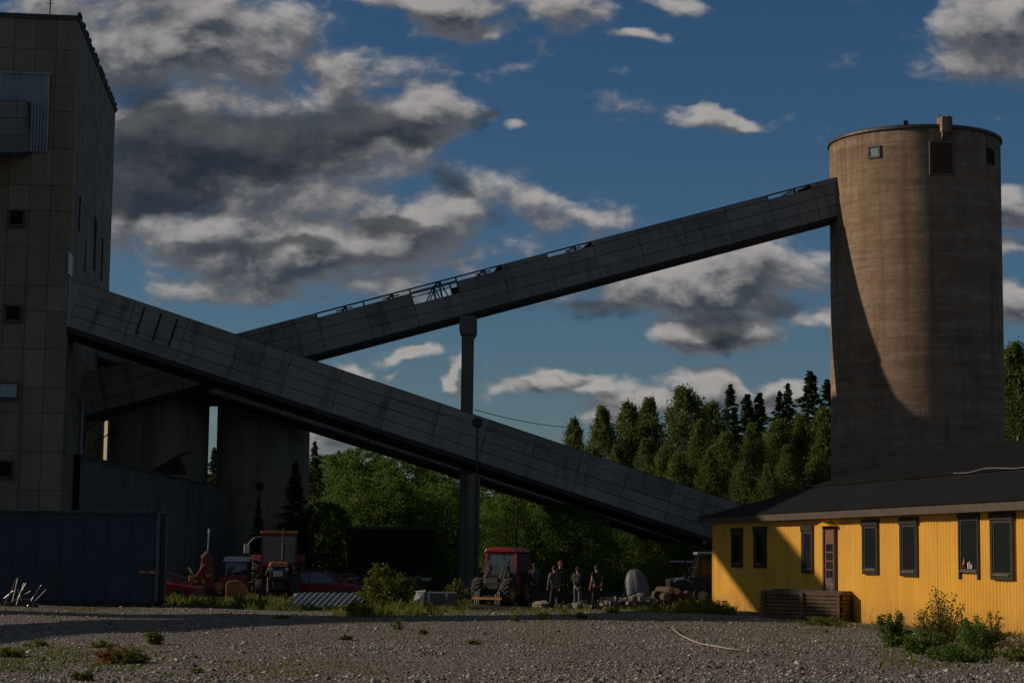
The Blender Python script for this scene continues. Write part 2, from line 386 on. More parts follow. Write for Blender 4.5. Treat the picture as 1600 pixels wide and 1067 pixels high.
def mat_leaf(name, ca, cb, trans=.35):
    m, t, b = mat_new(name)
    at = t.new('ShaderNodeAttribute'); at.attribute_name = 'tone'
    oi = t.new('ShaderNodeObjectInfo')
    f = t.math('ADD', t.math('MULTIPLY', at.outputs['Fac'], .8), t.math('MULTIPLY', oi.outputs['Random'], .2), clamp=True)
    c = t.mix(f, C4(ca), C4(cb))
    t.l.new(c, b.inputs['Base Color']); b.inputs['Roughness'].default_value = .6; b.inputs['Specular IOR Level'].default_value = .15
    tr = t.new('ShaderNodeBsdfTranslucent'); t.l.new(t.mix(.5, c, C4((cb[0] * 1.3, cb[1] * 1.3, cb[2] * .7))), tr.inputs[0])
    mx = t.new('ShaderNodeMixShader'); mx.inputs[0].default_value = trans
    t.l.new(b.outputs[0], mx.inputs[1]); t.l.new(tr.outputs[0], mx.inputs[2])
    t.l.new(mx.outputs[0], t.n['Material Output'].inputs[0])
    return m
M_['birch_leaf'] = mat_leaf('birch_leaf', (.055, .095, .025), (.16, .205, .060), .42)
M_['spruce_leaf'] = mat_leaf('spruce_needle', (.018, .040, .016), (.045, .075, .025), .2)
M_['bush_leaf'] = mat_leaf('bush_leaf', (.042, .095, .024), (.135, .21, .055), .5)
M_['weed_leaf'] = mat_leaf('weed_leaf', (.07, .10, .018), (.16, .17, .035))
M_['red_leaf'] = mat_leaf('reddish_leaf', (.13, .05, .02), (.22, .10, .03))
M_['bark_birch'] = mat('birch_bark', (.45, .43, .38), (.18, .16, .14), .8, scale=5)
M_['bark'] = mat('brown_bark', (.09, .065, .045), (.05, .037, .028), .9, scale=6)

def mat_gravel():
    m, t, b = mat_new('gravel_ground'); v = t.new('ShaderNodeTexCoord').outputs['Object']
    c = t.mix(t.mapr(t.noise(v, .22, 6, .6), .35, .65), C4((.155, .15, .14)), C4((.17, .145, .12)))
    vo = t.new('ShaderNodeTexVoronoi'); vo.inputs['Scale'].default_value = 16; t.l.new(v, vo.inputs['Vector'])
    bwn = t.new('ShaderNodeRGBToBW'); t.l.new(vo.outputs['Color'], bwn.inputs[0])
    c = t.mix(.7, c, t.mix(bwn.outputs[0], C4((.05, .047, .043)), C4((.32, .30, .27))), 'MIX')
    pk = t.mapr(t.noise(v, .8, 6, .6), .56, .68)
    c = t.mix(t.math('MULTIPLY', pk, .6), c, C4((.075, .066, .055)))
    sx = t.new('ShaderNodeSeparateXYZ'); t.l.new(v, sx.inputs[0])
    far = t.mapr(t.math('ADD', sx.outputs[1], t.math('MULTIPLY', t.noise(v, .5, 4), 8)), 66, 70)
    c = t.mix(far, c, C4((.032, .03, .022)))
    t.l.new(c, b.inputs['Base Color']); b.inputs['Roughness'].default_value = .9; b.inputs['Specular IOR Level'].default_value = .2
    bn = t.new('ShaderNodeBump'); bn.inputs['Strength'].default_value = 1.0; bn.inputs['Distance'].default_value = .05
    hh = t.math('ADD', t.math('MULTIPLY', vo.outputs['Distance'], -.8), t.math('MULTIPLY', t.noise(v, 8, 6, .6), 1.2))
    t.l.new(hh, bn.inputs['Height']); t.l.new(bn.outputs[0], b.inputs['Normal'])
    return m
def mat_stone():
    m, t, b = mat_new('gravel_stone'); v = t.new('ShaderNodeTexCoord').outputs['Object']
    at = t.new('ShaderNodeAttribute'); at.attribute_name = 'tone'
    big = t.mapr(t.noise(v, .22, 6, .6), .35, .65)
    c = t.mix(at.outputs['Fac'], t.mix(big, C4((.06, .055, .047)), C4((.066, .055, .044))), t.mix(big, C4((.55, .555, .54)), C4((.52, .485, .43))))
    t.l.new(c, b.inputs['Base Color']); b.inputs['Roughness'].default_value = .85; b.inputs['Specular IOR Level'].default_value = .3
    return m
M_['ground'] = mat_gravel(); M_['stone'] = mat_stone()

# ------------------------------------------------------------------ ground
def gz_np(X, Y):
    z = .035 * np.sin(X * .31 + 1.0) * np.sin(Y * .23) + .025 * np.sin(X * .9 + Y * .37) + .018 * np.sin(Y * 1.3 - X * .2 + 2)
    z = z * np.clip((110 - Y) / 30, 0, 1)
    drop = np.clip((Y - 62) / 10, 0, 1); z = z - .13 * drop * drop * (3 - 2 * drop)
    # gravel bank on the right
    z = z + .10 * np.exp(-((X - 4.5) / 3.5) ** 2 - ((Y - 55) / 7) ** 2)
    return z
def gz(x, y): return float(gz_np(np.array(float(x)), np.array(float(y))))
def axis_pts(lo, hi, step, far):
    a = list(np.arange(lo, hi, step)); s = step; x = hi
    while x < far: a.append(x); s *= 1.35; x += s
    a.append(far); s = step; x = lo; b = []
    while x > -far: s *= 1.35; x -= s; b.append(max(x, -far))
    return np.array(b[::-1] + a)
xs = axis_pts(-22, 20, .22, 3000); ys = axis_pts(24, 80, .22, 3000)
XX, YY = np.meshgrid(xs, ys); ZZ = gz_np(XX, YY)
nearm = (np.abs(XX) < 25) & (YY < 85) & (YY > 20)
ZZ = ZZ + np.where(nearm, rng.normal(0, .012, ZZ.shape), 0)
nv = XX.size; ny, nx = XX.shape
me = bpy.data.meshes.new('ground'); me.vertices.add(nv)
me.vertices.foreach_set('co', np.stack([XX, YY, ZZ], -1).reshape(-1).astype(np.float32))
idx = np.arange(nv).reshape(ny, nx)
F = np.stack([idx[:-1, :-1], idx[:-1, 1:], idx[1:, 1:], idx[1:, :-1]], -1).reshape(-1, 4)
me.loops.add(F.size); me.loops.foreach_set('vertex_index', F.reshape(-1).astype(np.int32))
me.polygons.add(len(F)); me.polygons.foreach_set('loop_start', np.arange(0, F.size, 4, dtype=np.int32)); me.materials.append(M_['ground'])
me.update(); me.validate(); me.polygons.foreach_set('use_smooth', [True] * len(me.polygons))
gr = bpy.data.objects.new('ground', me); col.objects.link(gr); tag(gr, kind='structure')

# loose stones
def stones(name, X, Y, S, flat=.6):
    n = len(X)
    base = np.array([(1, 0, 0), (0, 1, 0), (-1, 0, 0), (0, -1, 0), (0, 0, 1), (0, 0, -1)], float)
    V = base[None] * (rng.uniform(.55, 1.15, (n, 6, 1))) + rng.normal(0, .18, (n, 6, 3))
    a = rng.uniform(0, 2 * np.pi, n); c, s = np.cos(a), np.sin(a)
    x = V[..., 0] * c[:, None] - V[..., 1] * s[:, None]; y = V[..., 0] * s[:, None] + V[..., 1] * c[:, None]
    V = np.stack([x, y, V[..., 2] * flat], -1) * S[:, None, None]
    V[..., 0] += X[:, None]; V[..., 1] += Y[:, None]; V[..., 2] += (gz_np(X, Y) + S * .12)[:, None]
    tri = np.array([(0, 1, 4), (1, 2, 4), (2, 3, 4), (3, 0, 4), (1, 0, 5), (2, 1, 5), (3, 2, 5), (0, 3, 5)])
    F = (tri[None] + (np.arange(n) * 6)[:, None, None]).reshape(-1)
    me = bpy.data.meshes.new(name); me.vertices.add(n * 6); me.vertices.foreach_set('co', V.reshape(-1).astype(np.float32))
    me.loops.add(len(F)); me.loops.foreach_set('vertex_index', F.astype(np.int32))
    me.polygons.add(len(F) // 3); me.polygons.foreach_set('loop_start', np.arange(0, len(F), 3, dtype=np.int32))
    at = me.attributes.new('tone', 'FLOAT', 'POINT'); at.data.foreach_set('value', np.repeat(rng.beta(.9, 1.9, n), 6).astype(np.float32))
    me.materials.append(M_['stone']); me.update(); me.validate()
    o = bpy.data.objects.new(name, me); col.objects.link(o); return o
N = 180000
Y = 28 + 40 * rng.random(N) ** 1.25; X = (rng.random(N) - .5) * 2 * (.28 * Y + .5)
patch = np.sin(X * .7 + 3) * np.sin(Y * .33 + 1) + np.sin(X * .23 - Y * .6)
track = sum(np.exp(-((Y - y0 - k0 * X - .5 * np.sin(X * .35 + y0)) / .55) ** 2) for y0, k0 in ((36, .12), (38.2, .12), (45, -.10), (47.3, -.10), (51.5, .05)))
keep = rng.random(N) < np.clip(.62 + .40 * patch + .3 * (X > 2) - .75 * track, .04, 1)
X, Y = X[keep], Y[keep]; S = rng.lognormal(-4.12, .52, len(X)).clip(.009, .11)
st = stones('gravel', X, Y, S); tag(st, 'loose grey gravel covering the yard in front of the buildings', 'gravel', kind='stuff')

# ------------------------------------------------------------------ left tower
TD = 86.0
SIDE = Vector((-.1127, 1.0, 0)).normalized(); TROT = math.atan2(-SIDE.x, SIDE.y)
tc0 = P(105, 510, TD); TB = Vector((tc0.x, TD, -.15))
tower = thing('panel_tower', 'tall brown-grey panel-clad industrial tower at the far left with square windows', 'building', TB, TROT)
TINV = tower.matrix_basis.inverted()
TH = P(110, 32, TD).z + .15
TW = 16.0; TDEP = P(172, 450, 100).y  # placeholder
# depth of side face: ray through px 172 meets side line
def hit(px, py, o, d):   # ray hits vertical plane through o along horizontal dir d
    r = ray(px, py); n = Vector((d.y, -d.x, 0)); c = Vector((0, 0, EYE)); k = (Vector(o) - c).dot(n) / r.dot(n); return c + r * k
TDEP = (hit(173, 400, TB, SIDE) - TB).dot(SIDE)
def tl(p):               # world -> tower local
    return Matrix.Rotation(-TROT, 3, 'Z') @ (Vector(p) - TB)
FD = Vector((math.cos(TROT), math.sin(TROT), 0))
def variants(base, n, k=.10):
    L = [base]
    for i in range(n - 1):
        m2 = base.copy(); nt = m2.node_tree; bs = nt.nodes['Principled BSDF']; lk = bs.inputs['Base Color'].links[0]; src = lk.from_socket; nt.links.remove(lk)
        h_ = nt.nodes.new('ShaderNodeHueSaturation'); h_.inputs['Value'].default_value = 1 + k * (i + 1) * (-1) ** i; h_.inputs['Saturation'].default_value = 1 - .12 * (i % 2)
        nt.links.new(src, h_.inputs['Color']); nt.links.new(h_.outputs[0], bs.inputs['Base Color']); L.append(m2)
    return L
TPV = variants(M_['tower_panel'], 4, .07)
def plates(mb, u0, u1, z0, z1, du, zs, fn, th=.035, gap=.022):
    """proud cladding plates; fn(u, out, z) -> local point"""
    nu = max(1, round((u1 - u0) / du)); st_ = (u1 - u0) / nu
    for i in range(nu):
        for j in range(len(zs) - 1):
            a, b = u0 + i * st_ + gap / 2, u0 + (i + 1) * st_ - gap / 2; c, d = zs[j] + gap / 2, zs[j + 1] - gap / 2
            e = th + rnd.uniform(-.006, .008); mb.cur = rnd.choice((0, 0, 0, 1, 2, 3))
            q = [fn(a, 0, c), fn(b, 0, c), fn(b, 0, d), fn(a, 0, d), fn(a, e, c), fn(b, e, c), fn(b, e + rnd.uniform(-.004, .004), d), fn(a, e, d)]
            mb.add(q, [(4, 5, 6, 7), (0, 1, 5, 4), (1, 2, 6, 5), (2, 3, 7, 6), (3, 0, 4, 7)])
core = MB(); core.box(-TW, -.05, .05, TDEP, 0, TH - .1); core.build('wall_core', M_['joint'], tower)
zs = [0]; 
while zs[-1] < TH - 2.2: zs.append(zs[-1] + (1.72 if len(zs) % 3 else 1.15))
zs.append(TH)
fr = MB(); plates(fr, -TW, 0, 0, TH, .93, zs, lambda u, o, z: Vector((u, .05 - o, z))); fr.build('front_cladding', TPV, tower)
sdm = MB(); plates(sdm, .02, TDEP, 0, TH, 1.15, zs, lambda u, o, z: Vector((-.05 + o, u, z))); sdm.build('side_cladding', TPV, tower)
rt = MB(); rt.box(-TW, .06, -.06, TDEP + .05, TH, TH + .12); rt.box(-TW, .10, -.10, .02, TH + .12, TH + .2); rt.box(-.02, .10, .02, TDEP + .05, TH + .12, TH + .2)
for k in range(14): rt.cbox((.06, k * TDEP / 14 + rnd.uniform(0, .6), TH + .22), (.16, .3 + rnd.random() * .5, .1))
rt.build('roof_edge', M_['trim'], tower)
an = MB(); ap = tl(hit(75, 24, TB, FD)); an.tube([(ap.x, .6, TH - .2), (ap.x, .6, TH + 2.2)], .035, 6); an.tube([(ap.x - .2, .6, TH + .9), (ap.x + .2, .6, TH + .9)], .015, 5)
an.build('antenna', M_['steel'], tower)
def tower_window(px0, px1, py0, py1, pane_mat, label=None, open_=False):
    a = tl(hit(px0, py1, TB, FD)); b = tl(hit(px1, py0, TB, FD))
    x0, x1, z0, z1 = a.x, b.x, a.z, b.z; f = .09; m = MB()
    for q in ((x0, x0 + f, z0, z1), (x1 - f, x1, z0, z1), (x0 + f, x1 - f, z0, z0 + f), (x0 + f, x1 - f, z1 - f, z1)): m.box(q[0], q[1], -.07, .06, q[2], q[3])
    w_ = m.build('window', M_['trim'], tower)
    p = MB(); p.box(x0 + f, x1 - f, -.02 , .03, z0 + f, z1 - f); p.build('pane', pane_mat, w_)
    s = MB(); s.box(x0 - .05, x1 + .05, -.14, -.02, z0 - .06, z0); s.build('sill', M_['trim'], w_)
    if label: w_['label'] = label
tower_window(13, 40, 328, 353, M_['dark']); tower_window(6, 35, 476, 502, M_['dark'], 'dark open window with a pale frame')
tower_window(-4, 30, 597, 623, M_['glass_pale'], 'pale window with the sky reflection painted into its colour'); tower_window(-14, 22, 719, 746, M_['dark'])  # the pale pane colour stands in for reflected sky
def side_slot(px0, px1, py0, py1, m=M_['dark'], nm='slot_window'):
    a = tl(hit(px0, py1, TB, SIDE)); b = tl(hit(px1, py0, TB, SIDE)); mm = MB()
    z0, z1 = min(a.z, b.z), max(a.z, b.z)
    mm.box(-.03, .03, min(a.y, b.y), max(a.y, b.y), z0, z1); mm.build(nm, m, tower)
for q in ((123, 126, 308, 360), (132, 134, 378, 425), (146, 151, 343, 420), (159, 160, 372, 440)): side_slot(*q)
side_slot(107, 113, 400, 428, M_['white_paint'], 'side_window')
# pale corrugated surround of the second gallery
sur = MB()
def surr(px0, px1, py0, py1):
    a = tl(hit(px0, py1, TB, FD)); b = tl(hit(px1, py0, TB, FD)); x = a.x; p = .14
    k = int((b.x - a.x) / (p / 2)); vs = []; fs = []
    for i in range(k + 1):
        y = -.12 - (.05 if i % 2 else 0)
        vs += [(x + i * p / 2, y, a.z), (x + i * p / 2, y, b.z)]
    for i in range(k): fs.append((2 * i, 2 * i + 2, 2 * i + 3, 2 * i + 1))
    sur.add(vs, fs)
surr(-260, 80, 118, 150); surr(45, 79, 150, 238)
a = tl(hit(-260, 118, TB, FD)); b = tl(hit(81, 118, TB, FD)); sur.box(a.x, b.x, -.2, .02, b.z - .02, b.z + .07)
sur.build('corrugated_surround', M_['blue_tin'], tower)
# rainwater pipe and bent bracket lamp on the side
dp = MB(); y_ = TDEP * .33
dp.tube([(.12, y_, 9.2), (.12, y_, 6.0)], .09, 8); dp.build('drain_pipe', M_['blue_tin'], tower)
for (pa, pb, pc) in (((144, 705), (150, 690), (170, 674)), ((128, 700), (131, 668), (146, 655))):
    q0 = tl(hit(pa[0], pa[1], TB, SIDE)); q1 = tl(hit(pb[0], pb[1], TB, SIDE))
    wp = TB + Matrix.Rotation(TROT, 3, 'Z') @ q0
    lm = thing('wall_lamp', 'lamp on a bent arm on the tower side, %s' % ('the one farther back' if pa[0] > 130 else 'the one nearer the corner'), 'lamp', wp, TROT, 'bent arm lamps on the tower side')
    m = MB(); hgt = max(.6, q1.z - q0.z)
    m.tube([(.05, 0, 0), (.12, 0, hgt * .8), (.35, -.1, hgt), (.95, -.3, hgt + .35)], .035, 6); m.build('arm', M_['steel'], lm)
    m = MB(); m.lathe([(.03, .0), (.13, .04), (.11, .4), (.02, .45)], 10, Matrix.Translation((.9, -.28, hgt + .33)) @ Matrix.Rotation(R(70), 4, 'Y')); m.build('lamp_head', M_['steel'], lm)

# ------------------------------------------------------------------ conveyor galleries
def gallery(label, A, B, h, width, matn, pitch=2.6, rows=3, holes=(), slots=(), beam=.22, ext=(0, 0)):
    """box gallery on a slope: A, B = near lower edge ends. local x along, z square to the slope, y away from the camera"""
    A = Vector(A); B = Vector(B); ux = (B - A).normalized(); L = (B - A).length
    uy = Vector((-ux.y, ux.x, 0)).normalized(); uz = ux.cross(uy).normalized()
    M = Matrix((ux, uy, uz)).transposed().to_4x4(); M.translation = A
    g_ = thing('conveyor_gallery', label, 'conveyor gallery', M=M, group='enclosed sloping conveyor galleries')
    x0, x1 = -ext[0], L + ext[1]
    Minv = M.inverted()
    def lx(px):                       # picture column -> distance along the gallery, on the near face
        q0_ = P(px, 500, 1.0); d_ = (q0_ - Vector((0, 0, EYE))); n_ = Vector((uy.x, uy.y, 0)); k_ = (A - Vector((0, 0, EYE))).dot(n_) / d_.dot(n_)
        return (Vector((d_.x * k_, d_.y * k_, A.z)) - A).dot(Vector((ux.x, ux.y, 0))) / (ux.x ** 2 + ux.y ** 2)
    nu = round((x1 - x0) / pitch); s = (x1 - x0) / nu; gap = .03
    sh = .26 if slots else 0.0        # narrow strip under the roof edge that has come off in places
    rh = (h - sh) / rows
    cr = -uz.x / ux.x * h
    if holes:
        J = lx(1267) + cr; x0 = J - math.ceil(J / pitch) * pitch; nu = math.ceil((x1 - x0) / pitch); s = pitch; x1 = x0 + nu * s
    def in_(i, rr_): xm = x0 + (i + .5) * s; return any(lx(a) + cr <= xm <= lx(b) + cr for a, b in rr_)
    zr_ = [(j * rh, (j + 1) * rh) for j in range(rows)] + ([(h - sh, h)] if sh else [])
    mb = MB(); back = MB(); openb = []
    for i in range(nu):
        for j, (c, d) in enumerate(zr_):
            if (j == rows - 1 and in_(i, holes)) or (j == rows and (in_(i, slots) or in_(i, holes))):
                openb.append((i, j)); continue
            a, b = x0 + i * s + gap / 2, x0 + (i + 1) * s - gap / 2
            back.box(x0 + i * s, x0 + (i + 1) * s, .002, .05, c, d)
            back.box(x0 + i * s, x0 + (i + 1) * s, width - .05, width, c, d)
            c += gap / 2; d -= gap / 2; e = .04 + rnd.uniform(-.01, .012); mb.cur = rnd.choice((0, 0, 0, 1, 2))
            mb.add([(a, 0, c), (b, 0, c), (b, 0, d), (a, 0, d), (a, -e, c), (b, -e - rnd.uniform(-.006, .006), c), (b, -e, d), (a, -e, d)], [(4, 5, 6, 7), (0, 1, 5, 4), (1, 2, 6, 5), (2, 3, 7, 6), (3, 0, 4, 7)])
    if ux.z < 0 and ext[0] == 0:      # wedge that closes the gap to the vertical wall it starts from
        xt = ux.z / uz.z * h; mb.add([(0, -.03, 0), (0, -.03, h), (xt, -.03, h), (0, width, 0), (0, width, h), (xt, width, h)], [(0, 1, 2), (3, 5, 4), (1, 4, 5, 2)])
    mb.build('side_cladding', variants(matn, 3, .09), g_)
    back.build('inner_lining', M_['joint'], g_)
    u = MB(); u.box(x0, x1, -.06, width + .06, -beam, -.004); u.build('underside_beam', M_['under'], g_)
    r = MB()
    ob = sorted({i for i, j in openb}); i = 0; runs = []
    while i < nu:
        if i in ob: i += 1; continue
        k = i
        while k < nu and k not in ob: k += 1
        runs.append((x0 + i * s - (.6 if i == 0 and ux.z < 0 else 0), x0 + k * s)); i = k
    for (a, b) in runs: r.add([(a, -.07, h), (b, -.07, h), (b, width + .07, h), (a, width + .07, h), (a, width * .5, h + .10), (b, width * .5, h + .10)], [(0, 1, 5, 4), (4, 5, 2, 3), (0, 4, 3), (1, 2, 5), (0, 3, 2, 1)])
    r.build('roof_sheet', M_['trim'], g_)
    for i in ob:
        deep = (i, rows - 1) in openb; t_ = MB(); xa, xb = x0 + i * s, x0 + (i + 1) * s; zl = h - sh - (rh if deep else 0)
        for yy in (.06, width - .06):
            t_.bar((xa - .02, yy, h - .02), (xb + .02, yy, h - .02), .10, .07); t_.bar((xa, yy, zl), (xa, yy, h), .07); t_.bar((xb, yy, zl), (xb, yy, h), .07)
            xm = xa + s * .62; t_.bar((xm, yy, zl), (xm + .03, yy, h), .09)
            if deep:
                t_.bar((xm - .05, yy, h - .05), (xm - .65, yy, zl), .06); t_.bar((xm + .1, yy, h - .05), (xm + .3, yy, zl), .06); t_.bar((xa, yy, h - .2), (xb, yy, h - .2), .05)
            else: t_.bar((xm - .5, yy, zl + .1), (xm + .35, yy, zl + .1), .06)
        t_.bar((xa + s * .62, .06, h - .02), (xa + s * .62, width - .06, h - .02), .07)
        t_.build('exposed_truss', M_['steel'], g_)
    return g_, M, L

# lower gallery in front
A1 = P(105, 510, TD + .05); B1 = P(1109, 840, 97)
g1, GM1, L1 = gallery('ribbed grey sloping gallery, nearest of all, running down from the tower to the yellow building', A1, B1, 2.12, 2.6, M_['gal_front'], 2.62, 4, ext=(0.0, 5.0))
# cable clip line, hatches, end flashing on the front gallery
m = MB(); xh = [3.05, 3.85, 4.55]
for a_, b_ in ((xh[0], xh[1] - .07), (xh[1] + .02, xh[2])): m.box(a_, b_, -.10, -.05, .80, 1.88)
m.build('hatch', M_['gal_plain'], g1)
m = MB()
for a_ in (xh[0] - .06, xh[1] - .05, xh[2] + .02): m.box(a_, a_ + .06, -.13, -.05, .62, 1.92)
m.build('hatch_rail', M_['dark'], g1)
m = MB(); m.add([(-.01, -.07, 0), (.10, -.07, 0), (-.49, -.07, 2.12), (-.60, -.07, 2.12), (-.01, -.04, 0), (.10, -.04, 0), (-.49, -.04, 2.12), (-.60, -.04, 2.12)], [(0, 1, 2, 3), (4, 5, 6, 7), (0, 1, 5, 4), (1, 2, 6, 5), (2, 3, 7, 6), (3, 0, 4, 7)]); m.build('end_flashing', M_['blue_tin'], g1)
m = MB(); m.tube([(11.3, -.075, 1.55), (15, -.09, 1.60), (20, -.085, 1.78), (24, -.08, 1.82)], .02, 5); m.build('cable', M_['chrome'], g1)
# second lower gallery parallel behind
hp = hit(152, 557, TB, SIDE); A2 = Vector((hp.x, hp.y, hp.z)); B2 = P(1085, 852, A2.y + (B1.y - A1.y) * 34.6 / 32.2)
g2, GM2, L2 = gallery('plain dark sloping gallery half hidden directly behind the ribbed front one', A2, B2, 2.0, 2.4, M_['gal_plain'], 2.6, 3, ext=(0, 5.0), beam=.12)
# upper gallery to the silo
SD = 100.0; SR = 133.0 / FPX * SD * 1.0
sc_ = P(1431.5, 500, SD); SX = sc_.x
hp = hit(128, 650, TB, SIDE); A3 = Vector((hp.x, hp.y, hp.z))
B3 = P(1303, 339, 98.9)
g3, GM3, L3 = gallery('long upper gallery rising from the tower to the silo, roof edge partly open', A3, B3, 1.98, 2.6, M_['gal_plain'], 2.42, 3,
                      holes=((627, 700),), slots=((470, 770), (842, 915), (1195, 1262)), beam=.16, ext=(0, .35))
print('upper gallery length', L3)
# gallery leaving the tower front to the left
q0 = hit(46, 238, TB, FD); A4 = Vector(q0)
d4 = Vector((-.27, -1.0, -.22))
A4b = A4 + d4 * 29
g4, GM4, L4 = gallery('short end of a gallery entering the tower front high up at the left edge', A4b, A4, 2.3, 2.8, M_['gal_plain'], 2.6, 3, beam=.16)
tt = thing('added_shade_tower', 'narrow unseen tower added at the left gallery end to shade the yard', 'building', (A4b.x - 2.2, A4b.y, -.1))  # unseen tower added to throw a dark strip across the yard
m = MB(); m.box(-2.0, 2.0, -1.6, 1.6, 0, A4b.z + 2.4); m.build('wall', M_['tower_panel'], tt)
m = MB(); m.box(-2.2, 2.2, -1.8, 1.8, A4b.z + 2.4, A4b.z + 2.6); m.build('roof', M_['trim'], tt)
A6 = Vector((-31.5, 56.0, 10.6)); B6 = A6 + Vector((-.2, -1.0, -.137)) * 34  # unseen gallery added to cast the shadow band on the gravel
g6, GM6, L6 = gallery('low unseen gallery added past the narrow tower to cast the yard shadow band', B6, A6, 1.5, 2.0, M_['gal_plain'], 2.6, 2, beam=.12)

# ------------------------------------------------------------------ gallery columns
def column(label, px0, px1, ytop, D, head=None):
    a = P(px0, ytop, D); b = P(px1, ytop, D); cx = (a.x + b.x) / 2; wd = b.x - a.x; z1 = a.z
    t_ = thing('support_column', label, 'column', (cx, D, -.2), 0.0, 'concrete columns under the galleries')
    m = MB(); m.box(-wd / 2, wd / 2, -.3, .3, 0, z1 + .2); m.build('shaft', M_['column'], t_, bevel=.03)
    m = MB(); m.box(-wd / 2 - .25, wd / 2 + .25, -.55, .55, 0, .45); m.build('footing', M_['column'], t_, bevel=.03)
    if head:
        m = MB(); m.prism([(-wd / 2 - .004, z1 - .75 + .2), (wd / 2 + .004, z1 - .75 + .2), (wd / 2 + .12, z1 - .55 + .2), (wd / 2 + .12, z1 + .35), (-wd / 2 - .12, z1 + .35), (-wd / 2 - .12, z1 - .55 + .2)], -.45, 1.8)
        m.build('head', M_['column'], t_, bevel=.02)
    return t_
col_u = column('tall column holding up the middle of the upper gallery', 722, 741, 500, 95.5, True)
col_l = column('paler short column under the front gallery beside the red loader tractor', 731, 750, 742, 91.8)

# yard lamps -------------------------------------------------------------
def lamp(label, px, ytop, D, z0, kind=0, flip=1):
    p = P(px, ytop, D); t_ = thing('yard_lamp', label, 'street lamp', (p.x, D, z0), 0.0, 'pole lamps in the yard and woods')
    h_ = p.z - z0; m = MB(); m.tube([(0, 0, 0), (0, 0, h_ - .2)], [.07, .04], 8); m.build('pole', M_['steel'], t_)
    m = MB()
    if kind == 0:
        m.lathe([(.05, -.32), (.2, -.25), (.24, 0), (.16, .1), (.02, .14)], 12, Matrix.Translation((0, 0, h_ - .05)))
    else:
        m.tube([(0, 0, h_ - .2), (0, 0, h_), (.25 * flip, 0, h_ + .08)], .03, 6)
        m.lathe([(.02, -.02), (.2, 0), (.15, .09), (.03, .13)], 12, Matrix.Translation((.4 * flip, 0, h_ + .02)))
    m.build('lamp_head', M_['white_paint'] if kind else M_['steel'], t_)
lamp('dark lamp on a thin pole in front of the sloping gallery above the column', 746, 655, 84.5, -.15)
lamp('slim pole lamp in front of the right one of the two grey silos', 406, 755, 99, -.15)
lamp('pole lamp with a white head left of the round green tree', 808, 757, 112, -.15, 1, -1)
lamp('white-headed lamp among the trees, left one of the pair by the silo', 1166, 748, 116, -.15, 1, 1)
lamp('white-headed lamp among the trees, right one of the pair by the silo', 1193, 751, 118, -.15, 1, -1)

# overhead wire
a = P(742, 640, 96); b = P(905, 668, 126); m = MB()
m.tube([a.lerp(b, t) + Vector((0, 0, -.5 * 4 * t * (1 - t) * .4)) for t in np.linspace(0, 1, 13)], .022, 5)
o = m.build('overhead_wire', M_['steel'], None, origin=a); tag(o, 'thin wire sagging from the tall column to the woods', 'wire')

# ------------------------------------------------------------------ right silo
st_ = P(1431.5, 224, SD); SH = st_.z + .2
silo = thing('concrete_silo', 'tall round brown concrete silo at the right, half in sun', 'silo', (SX, SD, -.2))
m = MB(); n = 96; prof = [(SR * 1.012, 0), (SR * 1.008, 3), (SR * 1.004, 8), (SR * 1.0, SH * .6), (SR, SH - .15)]
m.lathe(prof, n); m.build('shaft', M_['silo'], silo, smooth=True, auto=35)
m = MB(); m.lathe([(SR + .10, SH - .15), (SR + .10, SH - .02), (SR + .02, SH + .04), (.01, SH + .3)], n); m.build('roof', M_['trim'], silo, smooth=True, auto=30)
def on_silo(px, py, r=SR):
    rr = ray(px, py); c = Vector((SX, SD)); o2 = Vector((0, 0)); d2 = Vector((rr.x, rr.y)); oc = o2 - c
    a_ = d2.dot(d2); b_ = 2 * oc.dot(d2); c_ = oc.dot(oc) - r * r; k = (-b_ - math.sqrt(b_ * b_ - 4 * a_ * c_)) / (2 * a_)
    p = Vector((rr.x * k, rr.y * k, EYE + rr.z * k)); return math.atan2(p.y - SD, p.x - SX), p.z + .2
def silo_patch(px0, px1, py0, py1, name, mt, fmat, fr_=.1, out_=.06):
    a0, zb = on_silo(px0, py1); a1, zt = on_silo(px1, py0)
    if a1 < a0: a0, a1 = a1, a0
    am = (a0 + a1) / 2; wd = (a1 - a0) * SR
    MX = Matrix.Translation((SR * math.cos(am), SR * math.sin(am), 0)) @ Matrix.Rotation(am, 4, 'Z')
    m = MB(); f = fr_
    for q in ((-wd / 2, -wd / 2 + f, zb, zt), (wd / 2 - f, wd / 2, zb, zt), (-wd / 2 + f, wd / 2 - f, zb, zb + f), (-wd / 2 + f, wd / 2 - f, zt - f, zt)):
        m.box(-.18, out_, q[0], q[1], q[2], q[3], MX)
    w_ = m.build(name, fmat, silo)
    p = MB(); p.box(-.18, out_ * .3, -wd / 2 + f, wd / 2 - f, zb + f, zt - f, MX)
    p.build('pane' if 'window' in name else 'panel', mt, w_); return w_
silo_patch(1357, 1376, 227, 249, 'window', M_['glass_pale'], M_['steel'], .09)
silo_patch(1452, 1490, 222, 274, 'loading_hatch', M_['rust'], M_['column'], .1, .04)
silo_patch(1541, 1553, 234, 256, 'window', M_['dark'], M_['steel'], .05, .02)
a0, zt = on_silo(1475, 187); MX = Matrix.Translation(((SR) * math.cos(a0), SR * math.sin(a0), 0)) @ Matrix.Rotation(a0, 4, 'Z')
m = MB(); m.box(-.3, .45, -.27, .27, SH - .45, SH + .35, MX); m.box(.0, .1, -.3, -.22, SH + .35, SH + .5, MX); m.box(.0, .1, .2, .28, SH + .35, SH + .5, MX)
m.prism([(-.1, SH - .45), (.4, SH - .45), (.05, SH - .8)], -.2, .2, M=MX); m.build('hoist_box', M_['silo'], silo)
